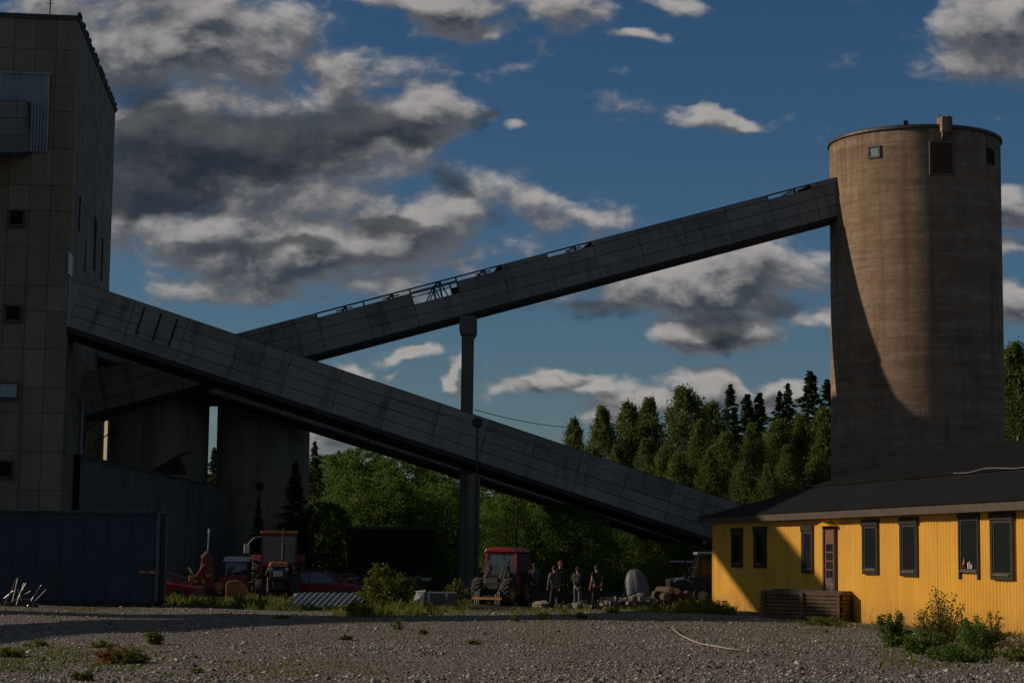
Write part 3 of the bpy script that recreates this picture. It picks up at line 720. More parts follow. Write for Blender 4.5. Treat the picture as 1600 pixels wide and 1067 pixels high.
m = MB(); m.cbox((SR * math.cos(on_silo(1415, 192)[0]), SR * math.sin(on_silo(1415, 192)[0]), SH + .1), (.2, .2, .25)); m.build('roof_vent', M_['steel'], silo)

# ------------------------------------------------------------------ two grey silos on the left
def lsilo(label, px0, px1, ytop, D, slab=None):
    cx = P((px0 + px1) / 2, ytop, D); r = (px1 - px0) / 2 / FPX * D; H = cx.z + .2
    t_ = thing('storage_silo', label, 'silo', (cx.x, D, -.2), 0, 'grey storage silos behind the tower')
    m = MB(); m.lathe([(r, 0), (r, H - .1)], 72); m.build('shaft', M_['grey_silo'], t_, smooth=True, auto=35)
    m = MB(); m.lathe([(r + .12, H - .1), (r + .12, H + .12), (.01, H + .25)], 72); m.build('roof', M_['column'], t_, smooth=True, auto=35)
    return t_, cx, r, H
lA, cA, rA, HA = lsilo('wide grey silo, left of the pair behind the low ribbed shed', 166, 327, 628, 106.2)
lB, cB, rB, HB = lsilo('grey silo, right of the pair, with trees against its base', 341, 485, 628, 107.2)
a = P(272, 630, 105); b = P(352, 618, 105); m = MB(); m.box(a.x, b.x, 104.2, 108.5, b.z - .35, b.z + .1)
m.prism([(a.x + .5, b.z + .1), (b.x - .7, b.z + .1), (b.x - .7, b.z + .42), (a.x + 1.6, b.z + .42)], 104.6, 107)
m.build('bridge_roof', M_['column'], lA, origin=(cA.x, 106.2, -.2))

# ------------------------------------------------------------------ low ribbed shed beside the tower
s0 = P(126, 712, 90.5); s1 = P(322, 757, 99); s2 = P(356, 769, 101.5)
shed = thing('ribbed_shed', 'low blue-grey ribbed metal shed between the tower and the grey silos', 'shed', (s0.x, s0.y, -.2), math.atan2(s1.y - s0.y, s1.x - s0.x))
RM = Matrix.Rotation(-math.atan2(s1.y - s0.y, s1.x - s0.x), 3, 'Z')
def sl(p): return RM @ (Vector(p) - Vector((s0.x, s0.y, -.2)))
L_ = sl(s1).x; za = sl(s0).z; zb_ = sl(s1).z; e2 = sl(s2)
m = MB(); k = int(L_ / .125)
vs = []; fs = []
for i in range(k + 1):
    x = L_ * i / k; y = (0, .045, .045, 0)[i % 4]; z = za + (zb_ - za) * i / k; vs += [(x, y, 0), (x, y, z)]
for i in range(k): fs.append((2 * i, 2 * i + 2, 2 * i + 3, 2 * i + 1))
m.add(vs, fs); m.build('wall', M_['shed_tin'], shed)
m = MB(); m.add([(L_, .05, 0), (e2.x, e2.y, 0), (e2.x, e2.y, e2.z), (L_, .05, zb_)], [(0, 1, 2, 3)]); m.build('end_wall', M_['shed_tin'], shed)
m = MB(); m.add([(0, -.05, za - .04), (L_ + .05, -.05, zb_ - .04), (L_ + .05, 3, zb_ + .1), (0, 3, za + .1), (0, -.05, za + .06), (L_ + .05, -.05, zb_ + .06), (L_ + .05, 3, zb_ + .2), (0, 3, za + .2)], [(0, 1, 2, 3), (4, 5, 6, 7), (0, 1, 5, 4), (1, 2, 6, 5), (2, 3, 7, 6), (3, 0, 4, 7)])
m.build('roof', M_['trim'], shed)
bp = P(262, 737, 98); bs = MB()
bs.add([(-1.1, 0, -.1), (1.0, 0, -.15), (.5, .2, .9), (-.3, .1, .35), (1.5, .3, 1.2), (-1.1, .03, -.1), (1.0, .03, -.15), (.5, .23, .9)], [(0, 1, 2), (0, 2, 3), (3, 2, 4), (5, 7, 6)])
o = bs.build('bent_roof_sheet', M_['steel'], None); o.location = bp; sm = o.modifiers.new('solid', 'SOLIDIFY'); sm.thickness = .02
tag(o, 'bent dark metal sheet sticking up from the ribbed shed roof', 'metal sheet')

# ------------------------------------------------------------------ yellow building
yc = G(1115, 947); ye = G(1600, 996)
YD = (ye - yc); YL = YD.length; YD.normalize(); YROT = math.atan2(YD.y, YD.x)
yb = thing('yellow_building', 'long low yellow corrugated building with black framed windows and dark roof', 'building', (yc.x, yc.y, 0), YROT)
YR = Matrix.Rotation(-YROT, 3, 'Z')
def yl(px, py): return YR @ (hit(px, py, yc, YD) - yc)
LEN = 36.0; WH = 3.1
WH = yl(1350, 812).z + .34; print('yellow wall height', WH, 'dir', YD, 'corner', yc)
m = MB(); p_ = .19; k = int(LEN / (p_ / 6)); vs = []; fs = []
for i in range(k + 1):
    x = i * p_ / 6; y = .036 * math.cos(2 * math.pi * x / p_) + .006 * math.sin(x * 2.1) + .010 * (math.floor(x / .9) % 2)
    vs += [(x, y, -.25), (x, y, 1.5), (x, y, WH)]
for i in range(k): fs += [(3 * i, 3 * i + 3, 3 * i + 4, 3 * i + 1), (3 * i + 1, 3 * i + 4, 3 * i + 5, 3 * i + 2)]
m.add(vs, fs); wall = m.build('wall', M_['yellow'], yb, smooth=True)
m = MB(); m.box(0, .06, .03, 18, -.25, WH); m.box(LEN - .1, LEN, .03, 18, -.25, WH); m.box(.06, LEN - .1, 17.9, 18, -.25, WH)
m.box(-.03, .05, -.05, .03, -.25, WH); m.build('end_wall', M_['yellow'], yb)
m = MB(); m.box(-.02, LEN, .03, .2, -.3, .0); m.build('plinth', M_['column'], yb)
def ywin(px0, px1, py0, py1, name='window', label=None, kind=0):
    a = yl(px0, (py0 + py1) / 2).x; b = yl(px1, (py0 + py1) / 2).x; xm = (px0 + px1) / 2
    z1 = yl(xm, py0).z; z0 = yl(xm, py1).z; f = .13 if kind == 0 else .07; m = MB()
    bot = z0 if kind != 2 else z0 - .22
    m.box(a, a + f, -.10, .0, bot, z1); m.box(b - f, b, -.10, .0, bot, z1); m.box(a - .03, b + .03, -.12, .0, z1 - f * 1.3, z1 + .03)
    if kind != 2: m.box(a + f, b - f, -.10, .0, z0, z0 + f)
    w_ = m.build(name, M_['black_paint'], yb, bevel=.01)
    s = MB(); i0, i1 = a + f, b - f; g0, g1 = z0 + (f if kind != 2 else 0), z1 - f * 1.3; e = .055
    for q in ((i0, i0 + e, g0, g1), (i1 - e, i1, g0, g1), (i0 + e, i1 - e, g0, g0 + e), (i0 + e, i1 - e, g1 - e, g1)): s.box(q[0], q[1], -.07, -.03, q[2], q[3])
    s.build('sash', M_['trim'], w_)
    p = MB(); p.box(i0 + e, i1 - e, -.05, -.035, g0 + e, g1 - e); p.build('pane', M_['glass'], w_)
    s = MB(); s.box(i0, i1, -.13, -.06, g0 - .03, g0 + .02); s.build('sill', M_['grey_wood'], w_)
    if label: w_['label'] = label
    return w_
for q in ((1146, 1161, 826, 886), (1181, 1198, 824, 887), (1256, 1273, 822, 895), (1351, 1375, 813, 897), (1410, 1437, 810, 900)): ywin(*q)
w6 = ywin(1502, 1533, 804, 892, kind=2, label='window with a red thing on its sill')
m = MB(); a = yl(1517, 880)
m.lathe([(.05, 0), (.06, .1), (.03, .2), (.02, .26)], 10, Matrix.Translation((a.x - .2, -.09, a.z - .12))); o = m.build('ornament', M_['bright_red'], w6)
m = MB(); m.box(a.x, a.x + .05, -.1, -.06, a.z - .14, a.z + .02); m.box(a.x + .1, a.x + .14, -.1, -.06, a.z - .14, a.z + .05); m.box(a.x + .2, a.x + .26, -.1, -.06, a.z - .14, a.z - .02); m.build('ornament', M_['white_paint'], w6)
ywin(1552, 1587, 802, 906, label='widest window, nearest the camera')
# door
a = yl(1291, 900).x; b = yl(1308, 900).x; z1 = yl(1299, 822).z; z0 = yl(1299, 933).z - .1
m = MB(); f = .07; m.box(a - .05, a + f, -.1, 0, z0, z1); m.box(b - f, b + .05, -.1, 0, z0, z1); m.box(a + f, b - f, -.1, 0, z1 - f, z1)
dr = m.build('door_frame', M_['rust'], yb)
M_['door'] = mat('brown_door', (.22, .10, .055), (.15, .07, .045), .6, scale=4, streak=((.10, .085, .075), 3, .6))
m = MB(); m.box(a + f, b - f, -.06, -.02, z0, z1 - f); d_ = m.build('door', M_['door'], yb)
m = MB(); cx = (a + b) / 2; ww = (b - a) - 2 * f - .24
for r_ in range(4):
    for c_ in range(2):
        x = cx - ww / 2 + c_ * ww / 2 + .01; z = z1 - .55 - r_ * .27; m.box(x, x + ww / 2 - .03, -.075, -.061, z - .23, z)
m.build('door_pane', M_['glass'], d_)
m = MB()
for z in (z0 + .12, z0 + .55): m.box(a + f + .12, b - f - .12, -.075, -.061, z, z + .36)
m.build('door_panel', M_['grey_wood'], d_)
m = MB(); m.tube([(a + f + .06, -.06, z0 + 1.05), (a + f + .06, -.13, z0 + 1.05), (a + f + .18, -.13, z0 + 1.05)], .014, 6); m.build('handle', M_['chrome'], d_)
m = MB(); m.prism([(a - .22, z1 + .0), (b + .22, z1 + .0), ((a + b) / 2, z1 + .12)], -.30, -.02); m.build('door_hood', M_['yellow'], yb)
M_['fascia'] = mat('fascia_paint', (.085, .066, .048), (.055, .044, .034), .75, scale=3, bump=.2)
# roof: lower tin strip, upper felt strip, fascia, ridge
SW = 9.84; EAVE = WH + .02; RISE = (5.98 - EAVE) / SW; ov = .45; S1 = 3.9
def rz(s): return EAVE + RISE * s
def slab(mb, s0_, s1_, z0f, th, x0_, x1_, wav=0.0, nseg=1):
    for i in range(nseg):
        xa, xb = x0_ + (x1_ - x0_) * i / nseg, x0_ + (x1_ - x0_) * (i + 1) / nseg
        wa = wav * math.sin(xa * 1.1) + wav * .6 * math.sin(xa * 2.7); wb = wav * math.sin(xb * 1.1) + wav * .6 * math.sin(xb * 2.7)
        q = [(xa, s0_ + wa, rz(s0_) + z0f + wa * .2), (xb, s0_ + wb, rz(s0_) + z0f + wb * .2), (xb, s1_, rz(s1_) + z0f), (xa, s1_, rz(s1_) + z0f)]
        q2 = [(x, y, z + th) for x, y, z in q]
        mb.add(q + q2, [(0, 3, 2, 1), (4, 5, 6, 7), (0, 1, 5, 4), (1, 2, 6, 5), (2, 3, 7, 6), (3, 0, 4, 7)])
m = MB()
# corrugated lower strip
pw = .15; k = int((LEN + .5) / (pw / 4)); vs = []; fs = []
for i in range(k + 1):
    x = -.45 + i * pw / 4; zc = .02 * math.cos(2 * math.pi * x / pw)
    vs += [(x, -ov - .06, rz(-ov - .06) + .07 + zc), (x, S1 + .3, rz(S1 + .3) + .07 + zc)]
for i in range(k): fs.append((2 * i, 2 * i + 2, 2 * i + 3, 2 * i + 1))
m.add(vs, fs); m.build('lower_roof', M_['roof_tin'], yb, smooth=True)
m = MB(); slab(m, S1, SW, .11, .05, -.45, LEN, .05, 40); m.build('upper_roof', M_['roof_felt'], yb)
m = MB(); m.add([(-.45, SW, rz(SW) + .1), (LEN, SW, rz(SW) + .1), (LEN, 18.2, EAVE), (-.45, 18.2, EAVE)], [(0, 1, 2, 3)]); m.build('rear_roof', M_['roof_felt'], yb)
m = MB(); m.tube([(x, S1 - .04 + .05 * math.sin(x * 1.1) + .03 * math.sin(x * 2.7), rz(S1) + .16 + .035 * math.sin(x * 1.7)) for x in np.arange(13, LEN, .5)], .02, 6); m.build('roof_flashing', M_['chrome'], yb)
m = MB(); m.box(-.42, LEN, -ov - .03, -ov + .02, rz(-ov) - .17, rz(-ov) + .045); m.build('fascia_board', M_['fascia'], yb)
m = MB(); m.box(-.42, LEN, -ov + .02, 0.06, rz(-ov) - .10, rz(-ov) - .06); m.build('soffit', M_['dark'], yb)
m = MB(); m.prism([(-ov, rz(-ov) - .05), (SW, rz(SW) - .05), (SW, rz(SW) + .06), (-ov, rz(-ov) + .05)], -.44, -.40, axis='x'); m.prism([(.03, WH - .02), (SW, rz(SW) - .05), (SW, WH - .02)], .0, .06, axis='x'); m.build('verge_board', M_['steel'], yb)
# corner floodlight
fp = hit(1106, 846, yc, YD); fl = thing('floodlight', 'small floodlight on a bracket at the far corner of the yellow building', 'lamp', fp, 0)
m = MB(); m.tube([(.3, 0, .1), (0, 0, .12), (-.05, -.05, 0)], .018, 6); m.tube([(.1, .02, .1), (.15, -.08, -.25)], .015, 6); m.build('bracket', M_['steel'], fl)
m = MB(); m.lathe([(.05, .12), (.12, .06), (.13, -.02), (.01, -.03)], 12, Matrix.Translation((-.08, -.08, -.05)) @ Matrix.Rotation(R(110), 4, 'X')); m.build('lamp_head', M_['steel'], fl)

# planks stacked by the wall
lp = G(1190, 966); lp2 = G(1316, 970)
ca = hit(1190, 960, yc + Vector((-1.5, 0, 0)), YD)
stack = thing('timber_crate', 'low crate of weathered brown boards with a grey end standing against the yellow wall', 'crate', (lp.x, lp.y, gz(lp.x, lp.y)), math.atan2(lp2.y - lp.y, lp2.x - lp.x))
LL = (lp2 - lp).length
m = MB(); hh = .80; nb = 7
for j in range(nb):
    z = .03 + j * hh / nb; m.box(.0 + rnd.uniform(0, .1), LL * .985 + rnd.uniform(-.05, .05), -.02 - rnd.random() * .02, .03, z, z + hh / nb - .025)
m.build('side_boards', M_['log'], stack)
m = MB(); m.box(.05, LL * .96, .035, .9, .02, hh - .03); m.build('inner_box', M_['dark'], stack)
m = MB()
for j in range(nb):
    z = .03 + j * hh / nb; m.box(-.05, .02, .03, 1.1, z, z + hh / nb - .02)
m.build('end_boards', M_['grey_wood'], stack)
m = MB()
for j in range(nb):
    z = .03 + j * hh / nb; m.box(LL * .98, LL * .98 + .05, .06, 1.0, z, z + hh / nb - .02)
m.build('end_boards', M_['log'], stack)
m = MB()
for j in range(7): m.bar((0.0, .1 + j * .14, hh + .02), (LL * .98, .12 + j * .14, hh + .03), .13, .04)
m.bar((.3, .2, hh + .06), (LL * .55, .35, hh + .08), .12, .04); m.build('top_boards', M_['grey_wood'], stack)
for x in (.05, LL * .5, LL * .95):
    m = MB(); m.box(x, x + .08, -.09, -.045, 0, hh); m.build('upright', M_['log'], stack)

# ------------------------------------------------------------------ blue container
cb = G(241, 947); cl_ = G(-60, 949)
cdir = (cb - cl_).normalized(); crot = R(2)
cont = thing('roll_off_container', 'large dark blue open steel container in front of the tower', 'container', (cb.x, cb.y, gz(cb.x, cb.y) - .02), crot)
CH = P(241, 798, cb.y).z; CL = 7.5; CWd = 2.4
m = MB(); m.box(-CL, 0, .06, CWd, .18, CH - .08); m.build('body', M_['blue_cont'], cont)
m = MB()
for i in range(10): x = -CL + .3 + i * .78; m.box(x, x + .10, .032, .058, .2, CH - .10)
m.build('side_rib', M_['blue_cont'], cont)
m = MB(); m.box(-CL, .02, -.04, .12, CH - .1, CH + .02); m.box(-CL, .02, CWd - .1, CWd + .04, CH - .1, CH + .02); m.box(-.1, .02, .12, CWd - .1, CH - .1, CH + .02); m.build('top_rail', M_['blue_cont'], cont, bevel=.02)
m = MB(); m.box(-CL, 0, .1, .3, 0, .18); m.box(-CL, 0, CWd - .3, CWd - .1, 0, .18); m.build('skid', M_['steel'], cont)
M_['cont_end'] = mat('container_end', (.12, .14, .16), (.07, .085, .10), .5, scale=1.5)
m = MB(); m.box(.0, .05, .0, .45, .2, CH - .02); m.box(.0, .05, .6, 1.15, .2, CH - .06); m.box(.0, .05, 1.25, 2.3, .2, CH - .06); m.build('end_door', M_['cont_end'], cont)
m = MB()
for y in (.52, 1.2): m.tube([(.10, y, .15), (.10, y, CH + .04)], .03, 8)
for z in (.8, 1.4, 2.0, 2.6):
    m.box(.05, .13, .4, .66, z, z + .06)
m.build('lock_rod', M_['steel'], cont)
m = MB(); m.cur = 0; rx = -.52
m.box(rx, rx + .16, -.015, -.0, 1.12, 1.2); m.box(rx + .34, rx + .5, -.015, 0, 1.12, 1.2); m.cur = 1; m.box(rx + .16, rx + .34, -.015, 0, 1.12, 1.2)
m.build('reflector', [M_['yellow_rim'], M_['bright_red']], cont)

# tangle of bent metal frames at far left
dbp = G(22, 950); deb = MB(); r2 = random.Random(3)
for (x0_, z0_, x1_, z1_) in ((-.3, .05, .1, .95), (.1, .95, -.05, .2), (.0, .15, .35, .8), (.35, .8, .12, .12), (.2, .35, .55, .55), (.3, .0, .75, .72), (.75, .72, .4, .1), (-.35, .3, -.05, .55), (.45, .05, .95, .6), (-.1, .25, .5, .3), (.5, .3, .6, 0), (.05, .6, .25, .05)):
    y = r2.uniform(-.3, .3); deb.tube([(x0_, y, z0_), (x1_, y + r2.uniform(-.1, .1), z1_)], .013, 5)
o = deb.build('bent_metal_frames', M_['chrome'], None); o.location = (dbp.x, dbp.y, 0); tag(o, 'tangle of thin bent bright metal frames in front of the blue container', 'scrap metal')
m = MB()
for k in range(14): a_ = r2.uniform(-.5, .6); m.cbox((a_, r2.uniform(-.2, .3), .08), (.3, .2, .16), Matrix.Rotation(r2.uniform(-.3, .3), 4, 'Y'))
o = m.build('rubble_heap', M_['rust'], None); o.location = (dbp.x - .1, dbp.y + .2, 0); tag(o, 'small dark heap of rubble under the bent metal frames', 'rubble')

# ------------------------------------------------------------------ wheels
def wheel(parent, c, r, wd, rim_mat, lugs=18, ax='x', rot=0.0, lug_h=.04, rimr=.55):
    """wheel with axle along local x"""
    B = Matrix.Translation(c) @ Matrix.Rotation(rot, 4, 'Z') @ Matrix.Rotation(R(90), 4, 'Y')
    m = MB(); h = wd / 2; m.lathe([(r * rimr, -h * .8), (r * .8, -h), (r * .93, -h * .9), (r * .96, -h * .5), (r * .96, h * .5), (r * .93, h * .9), (r * .8, h), (r * rimr, h * .8)], 32, B, close=True)
    for k in range(lugs):
        for sgn in (-1, 1):
            a = 2 * math.pi * (k + (.5 if sgn > 0 else 0)) / lugs
            LM = B @ Matrix.Rotation(a, 4, 'Z') @ Matrix.Translation((r * .95, 0, sgn * h * .5)) @ Matrix.Rotation(sgn * R(38), 4, 'X')
            m.box(0, lug_h + r * .03, -.028 - r * .02, .028 + r * .02, -h * .62, h * .62, LM)
    wob = bpy.data.objects.new('wheel', None); col.objects.link(wob); wob.parent = parent
    m.build('tyre', M_['rubber'], wob)
    m = MB(); m.lathe([(.02, h * .25), (r * .2, h * .28), (r * .24, h * .1), (r * .45, h * .05), (rimr * r, h * .75), (rimr * r + .01, h * .82), (rimr * r + .01, -h * .82), (rimr * r, -h * .75), (r * .45, -h * .05), (r * .24, -h * .1), (r * .2, -h * .28), (.02, -h * .25)], 28, B)
    for k in range(6):
        a = 2 * math.pi * k / 6
        for s in (-1, 1): m.lathe([(.02, 0), (.02, .03)], 6, B @ Matrix.Translation((r * .33 * math.cos(a), r * .33 * math.sin(a), s * h * .12)))
    m.build('rim', rim_mat, wob, smooth=True, auto=35)
    return wob

# ------------------------------------------------------------------ old red tractor with cab (faces the camera)
tp = G(434, 938, -.12)
T1S = 1.06
t1 = thing('cab_tractor', 'old dark red tractor with square cab facing the camera, left of the shrub', 'tractor', (tp.x, tp.y, gz(tp.x, tp.y) - .02), R(7))
K1 = 1.0
wheel(t1, (-.80, 1.9, .80), .80, .42, M_['red'], 20, rot=0); wheel(t1, (.80, 1.9, .80), .80, .42, M_['red'], 20)
wheel(t1, (-.72, -.05, .42), .42, .24, M_['red'], 22, lug_h=.012, rot=R(-8)); wheel(t1, (.66, -.05, .42), .42, .24, M_['red'], 22, lug_h=.012, rot=R(-8))
m = MB(); m.prism([(-.55, .75), (1.25, .75), (1.25, 1.42), (.9, 1.48), (-.3, 1.42), (-.55, 1.32)], -.32, .32, axis='x'); m.build('bonnet', M_['red'], t1, bevel=.06)
m = MB(); m.box(-.34, .34, -.62, -.56, .78, 1.26); m.build('grille', M_['black_paint'], t1, bevel=.02)
m = MB(); m.box(-.36, .36, -.66, -.48, 1.26, 1.46); m.build('nose_cap', M_['orange'], t1, bevel=.07)
m = MB()
for x in (-.26, -.2, -.15, -.10, 0, .05, .11, .17, .23, .29): m.box(x - .015, x + .015, -.668, -.662, 1.31, 1.345)
m.build('name_strip', M_['white_paint'], t1)
m = MB(); m.box(-.18, .16, -.65, -.63, .92, 1.14); m.build('number_plate', M_['white_paint'], t1, bevel=.01)
for x in (-.30, .30):
    m = MB(); m.lathe([(.01, 0), (.08, .01), (.085, .05)], 14, Matrix.Translation((x, -.69, 1.18)) @ Matrix.Rotation(R(-90), 4, 'X')); m.build('headlight', M_['chrome'], t1)
m = MB(); m.box(-.22, .22, -.45, 1.3, .42, .75); m.box(-.75, .75, -.12, .02, .38, .5); m.box(-.7, .7, 1.7, 2.1, .6, 1.0); m.build('chassis', M_['black_paint'], t1, bevel=.02)
m = MB(); m.tube([(.16, .1, 1.4), (.16, .1, 2.75)], .035, 8); m.tube([(.16, .1, 1.5), (.16, .1, 2.1)], .06, 8); m.build('exhaust_pipe', M_['rust'], t1)
m = MB(); m.tube([(-.15, -.1, 1.42), (-.15, -.1, 1.55)], .08, 12); m.lathe([(.1, 1.5), (.1, 1.56), (.02, 1.6)], 12, Matrix.Translation((-.15, -.1, 0))); m.build('air_cleaner', M_['red'], t1)
t1.scale = (T1S, T1S, T1S)
# cab
m = MB(); cw, cz0, cz1, cy0, cy1 = .64, 1.0, 2.55, .85, 2.2
for x in (-cw, cw):
    m.bar((x * 1.04, cy0, cz0), (x, cy0 + .08, cz1), .07); m.bar((x * 1.04, cy1, cz0), (x, cy1, cz1), .07)
m.box(-cw - .03, cw + .03, cy0 - .02, cy0 + .1, cz0 + .30, cz0 + .38); m.box(-cw, cw, cy0 + .02, cy1, cz1 - .12, cz1 - .03)
m.build('cab_frame', M_['red'], t1)
m = MB(); m.box(-cw - .08, cw + .08, cy0 - .05, cy1 + .1, cz1 - .02, cz1 + .09); m.build('cab_roof', M_['orange'], t1, bevel=.03)
m = MB(); m.box(-cw + .03, cw - .03, cy0 + .045, cy0 + .06, cz0 + .4, cz1 - .12); m.build('windscreen', M_['glass_painted_sky'], t1)
for x in (-cw - .005, cw - .005):
    m = MB(); m.box(x, x + .012, cy0 + .12, cy1 - .06, cz0 + .4, cz1 - .12); m.build('side_glass', M_['glass_painted_sky'], t1)
m = MB(); m.box(-cw + .03, cw - .03, cy1 - .02, cy1, cz0 + .4, cz1 - .12); m.build('rear_window', M_['glass'], t1)
m = MB(); m.box(-.30, .30, cy0 - .0, cy0 + .04, cz0 - .3, cz0 + .3)
for s in (-1, 1): m.prism([(1.25, 1.55), (1.45, 1.72), (2.4, 1.72), (2.65, 1.5), (2.65, 1.42), (1.25, 1.42)], min(s * .56, s * 1.02), max(s * .56, s * 1.02), axis='x')
m.build('fender', M_['red'], t1, bevel=.02)
m = MB(); m.tube([(-.66, .9, 2.42), (-.95, .6, 2.38), (-1.2, .35, 2.1), (-1.2, .35, 1.8), (-.9, .6, 1.55), (-.66, .9, 1.5)], .018, 6); m.build('mirror_arm', M_['white_paint'], t1)
m = MB(); m.box(-1.33, -1.12, .3, .34, 1.78, 2.12); m.build('mirror', M_['white_paint'], t1, bevel=.02)
m = MB(); m.box(-.8, -.55, .3, .75, .55, .6); m.tube([(-.5, -.1, .95), (-.42, .2, 1.15), (-.36, .5, 1.35)], .02, 6); m.tube([(-.4, -.5, .3), (-.4, -.5, .9)], .03, 6); m.build('step', M_['chrome'], t1)

# ------------------------------------------------------------------ red loader tractor
tp = G(772, 944, -.12)
t2 = thing('loader_tractor', 'bright red cab tractor with a black front loader raised before its windscreen', 'tractor', (tp.x, tp.y, gz(tp.x, tp.y) - .02), R(-22))
wheel(t2, (-.62, .0, .52), .52, .36, M_['yellow_rim'], 18); wheel(t2, (.62, .0, .52), .52, .36, M_['yellow_rim'], 18)
wheel(t2, (-.62, 1.75, .62), .62, .40, M_['yellow_rim'], 20); wheel(t2, (.62, 1.75, .62), .62, .40, M_['yellow_rim'], 20)
m = MB(); m.prism([(-.35, .6), (.75, .6), (.75, 1.18), (.3, 1.16), (-.25, 1.05), (-.35, .95)], -.30, .30, axis='x'); m.build('bonnet', M_['black_paint'], t2, bevel=.05)
m = MB(); m.box(-.3, .3, -.2, 2.1, .4, .6); m.box(-.6, .6, -.07, .07, .44, .58); m.box(-.6, .6, 1.68, 1.82, .5, .7); m.build('chassis', M_['black_paint'], t2, bevel=.02)
cw, cz0, cz1, cy0, cy1 = .66, .75, 2.08, .62, 2.05
m = MB()
m.bar((-cw, cy0, cz0 + .2), (-cw * .93, cy0 + .1, cz1), .085); m.bar((cw, cy0, cz0 + .2), (cw * .93, cy0 + .1, cz1), .085)
m.bar((-cw, cy1, cz0), (-cw * .93, cy1, cz1), .09); m.bar((cw, cy1, cz0), (cw * .93, cy1, cz1), .09); m.bar((-cw, 1.35, cz0), (-cw * .95, 1.35, cz1), .06); m.bar((cw, 1.35, cz0), (cw * .95, 1.35, cz1), .06)
m.box(-cw, cw, cy0 + .06, cy0 + .15, cz1 - .08, cz1 - .0); m.box(-cw, cw, cy1 - .05, cy1 + .04, cz1 - .08, cz1); m.build('cab_frame', M_['bright_red'], t2)
m = MB(); m.prism([(-cw - .06, cz1), (cw + .06, cz1), (cw - .04, cz1 + .13), (.3, cz1 + .19), (-.3, cz1 + .19), (-cw + .04, cz1 + .13)], cy0 - .02, cy1 + .1); m.build('cab_roof', M_['bright_red'], t2, bevel=.03)
m = MB(); m.box(-cw - .02, -cw + .05, cy0, cy1, .5, 1.15); m.box(cw - .05, cw + .02, cy0, cy1, .42, 1.15); m.box(-cw, cw, cy1 - .02, cy1 + .03, .6, 1.1); m.build('cab_panel', M_['bright_red'], t2, bevel=.015)
m = MB(); m.add([(-cw * .92, cy0 + .04, 1.12), (cw * .92, cy0 + .04, 1.12), (cw * .88, cy0 + .10, cz1 - .09), (-cw * .88, cy0 + .10, cz1 - .09), (-cw * .92, cy0 + .055, 1.12), (cw * .92, cy0 + .055, 1.12), (cw * .88, cy0 + .115, cz1 - .09), (-cw * .88, cy0 + .115, cz1 - .09)], [(0, 1, 2, 3), (4, 5, 6, 7)]); m.build('windscreen', M_['glass_painted_sky'], t2)
for s in (-1, 1):
    for ya, yb_ in ((cy0 + .12, 1.31), (1.39, cy1 - .06)):
        m = MB(); m.box(s * cw * .965 - .006, s * cw * .965 + .006, ya, yb_, 1.17, cz1 - .06); m.build('side_glass', M_['glass_painted_sky'], t2)
m = MB(); m.box(-cw + .06, cw - .06, cy1 - .01, cy1, 1.15, cz1 - .1); m.build('rear_window', M_['glass_painted_sky'], t2)
m = MB(); m.tube([(-.0, cy0 + .06, cz1 - .02), (.16, cy0 + .03, cz1 - .55)], .012, 5); m.tube([(.2, cy0 + .03, cz1 - .2), (.2, cy0 + .02, cz1 - .62)], .01, 5); m.build('wiper', M_['black_paint'], t2)
M_['loader'] = mat('worn_loader_paint', (.045, .043, .04), (.16, .15, .14), .45, .4, scale=9)
for s in (-1, 1):
    m = MB()
    m.bar((s * .40, .42, 1.56), (s * .42, -.68, .34), .085, .13); m.bar((s * .40, .42, 1.56), (s * .40, .5, .62), .09, .14)
    m.bar((s * .31, .22, 1.40), (s * .36, -.55, .42), .04); m.tube([(s * .29, .36, 1.56), (s * .34, -.35, .82)], .035, 8); m.tube([(s * .22, .34, 1.50), (s * .28, -.45, .66)], .024, 8)
    for q in range(6): m.tube([(s * .38 + .035 * q - .09, .40, 1.55), (s * .37 + .035 * q - .09, .30, 1.70 + .012 * q), (s * .36 + .035 * q - .09, .18, 1.50)], .012, 5)
    m.lathe([(.05, -.05), (.07, 0), (.05, .05)], 12, Matrix.Translation((s * .40, .42, 1.58)) @ Matrix.Rotation(R(90), 4, 'Y'))
    m.build('loader_arm', M_['loader'], t2)
m = MB(); m.bar((-.45, -.64, .34), (.45, -.64, .34), .09); m.bar((-.4, .1, .95), (.4, .1, .95), .07); m.build('cross_bar', M_['black_paint'], t2)
m = MB(); m.bar((-.62, -.75, .28), (.62, -.75, .28), .05, .09); m.build('fork_bar', M_['orange'], t2)
m = MB()
for x in (-.5, -.42, -.34, .36, .44, .52): m.bar((x, -.72, .55 if abs(x) > .4 else .45), (x, -.78, .04), .025)
m.build('fork_tine', M_['chrome'], t2)
m = MB(); m.box(-1.02, -.58, .95, 1.9, 1.28, 1.32); m.prism([(1.2, 1.25), (1.25, 1.32), (2.2, 1.32), (2.4, 1.1), (2.34, 1.1), (2.15, 1.25)], .58, .9, axis='x'); m.build('fender', M_['rust'], t2)

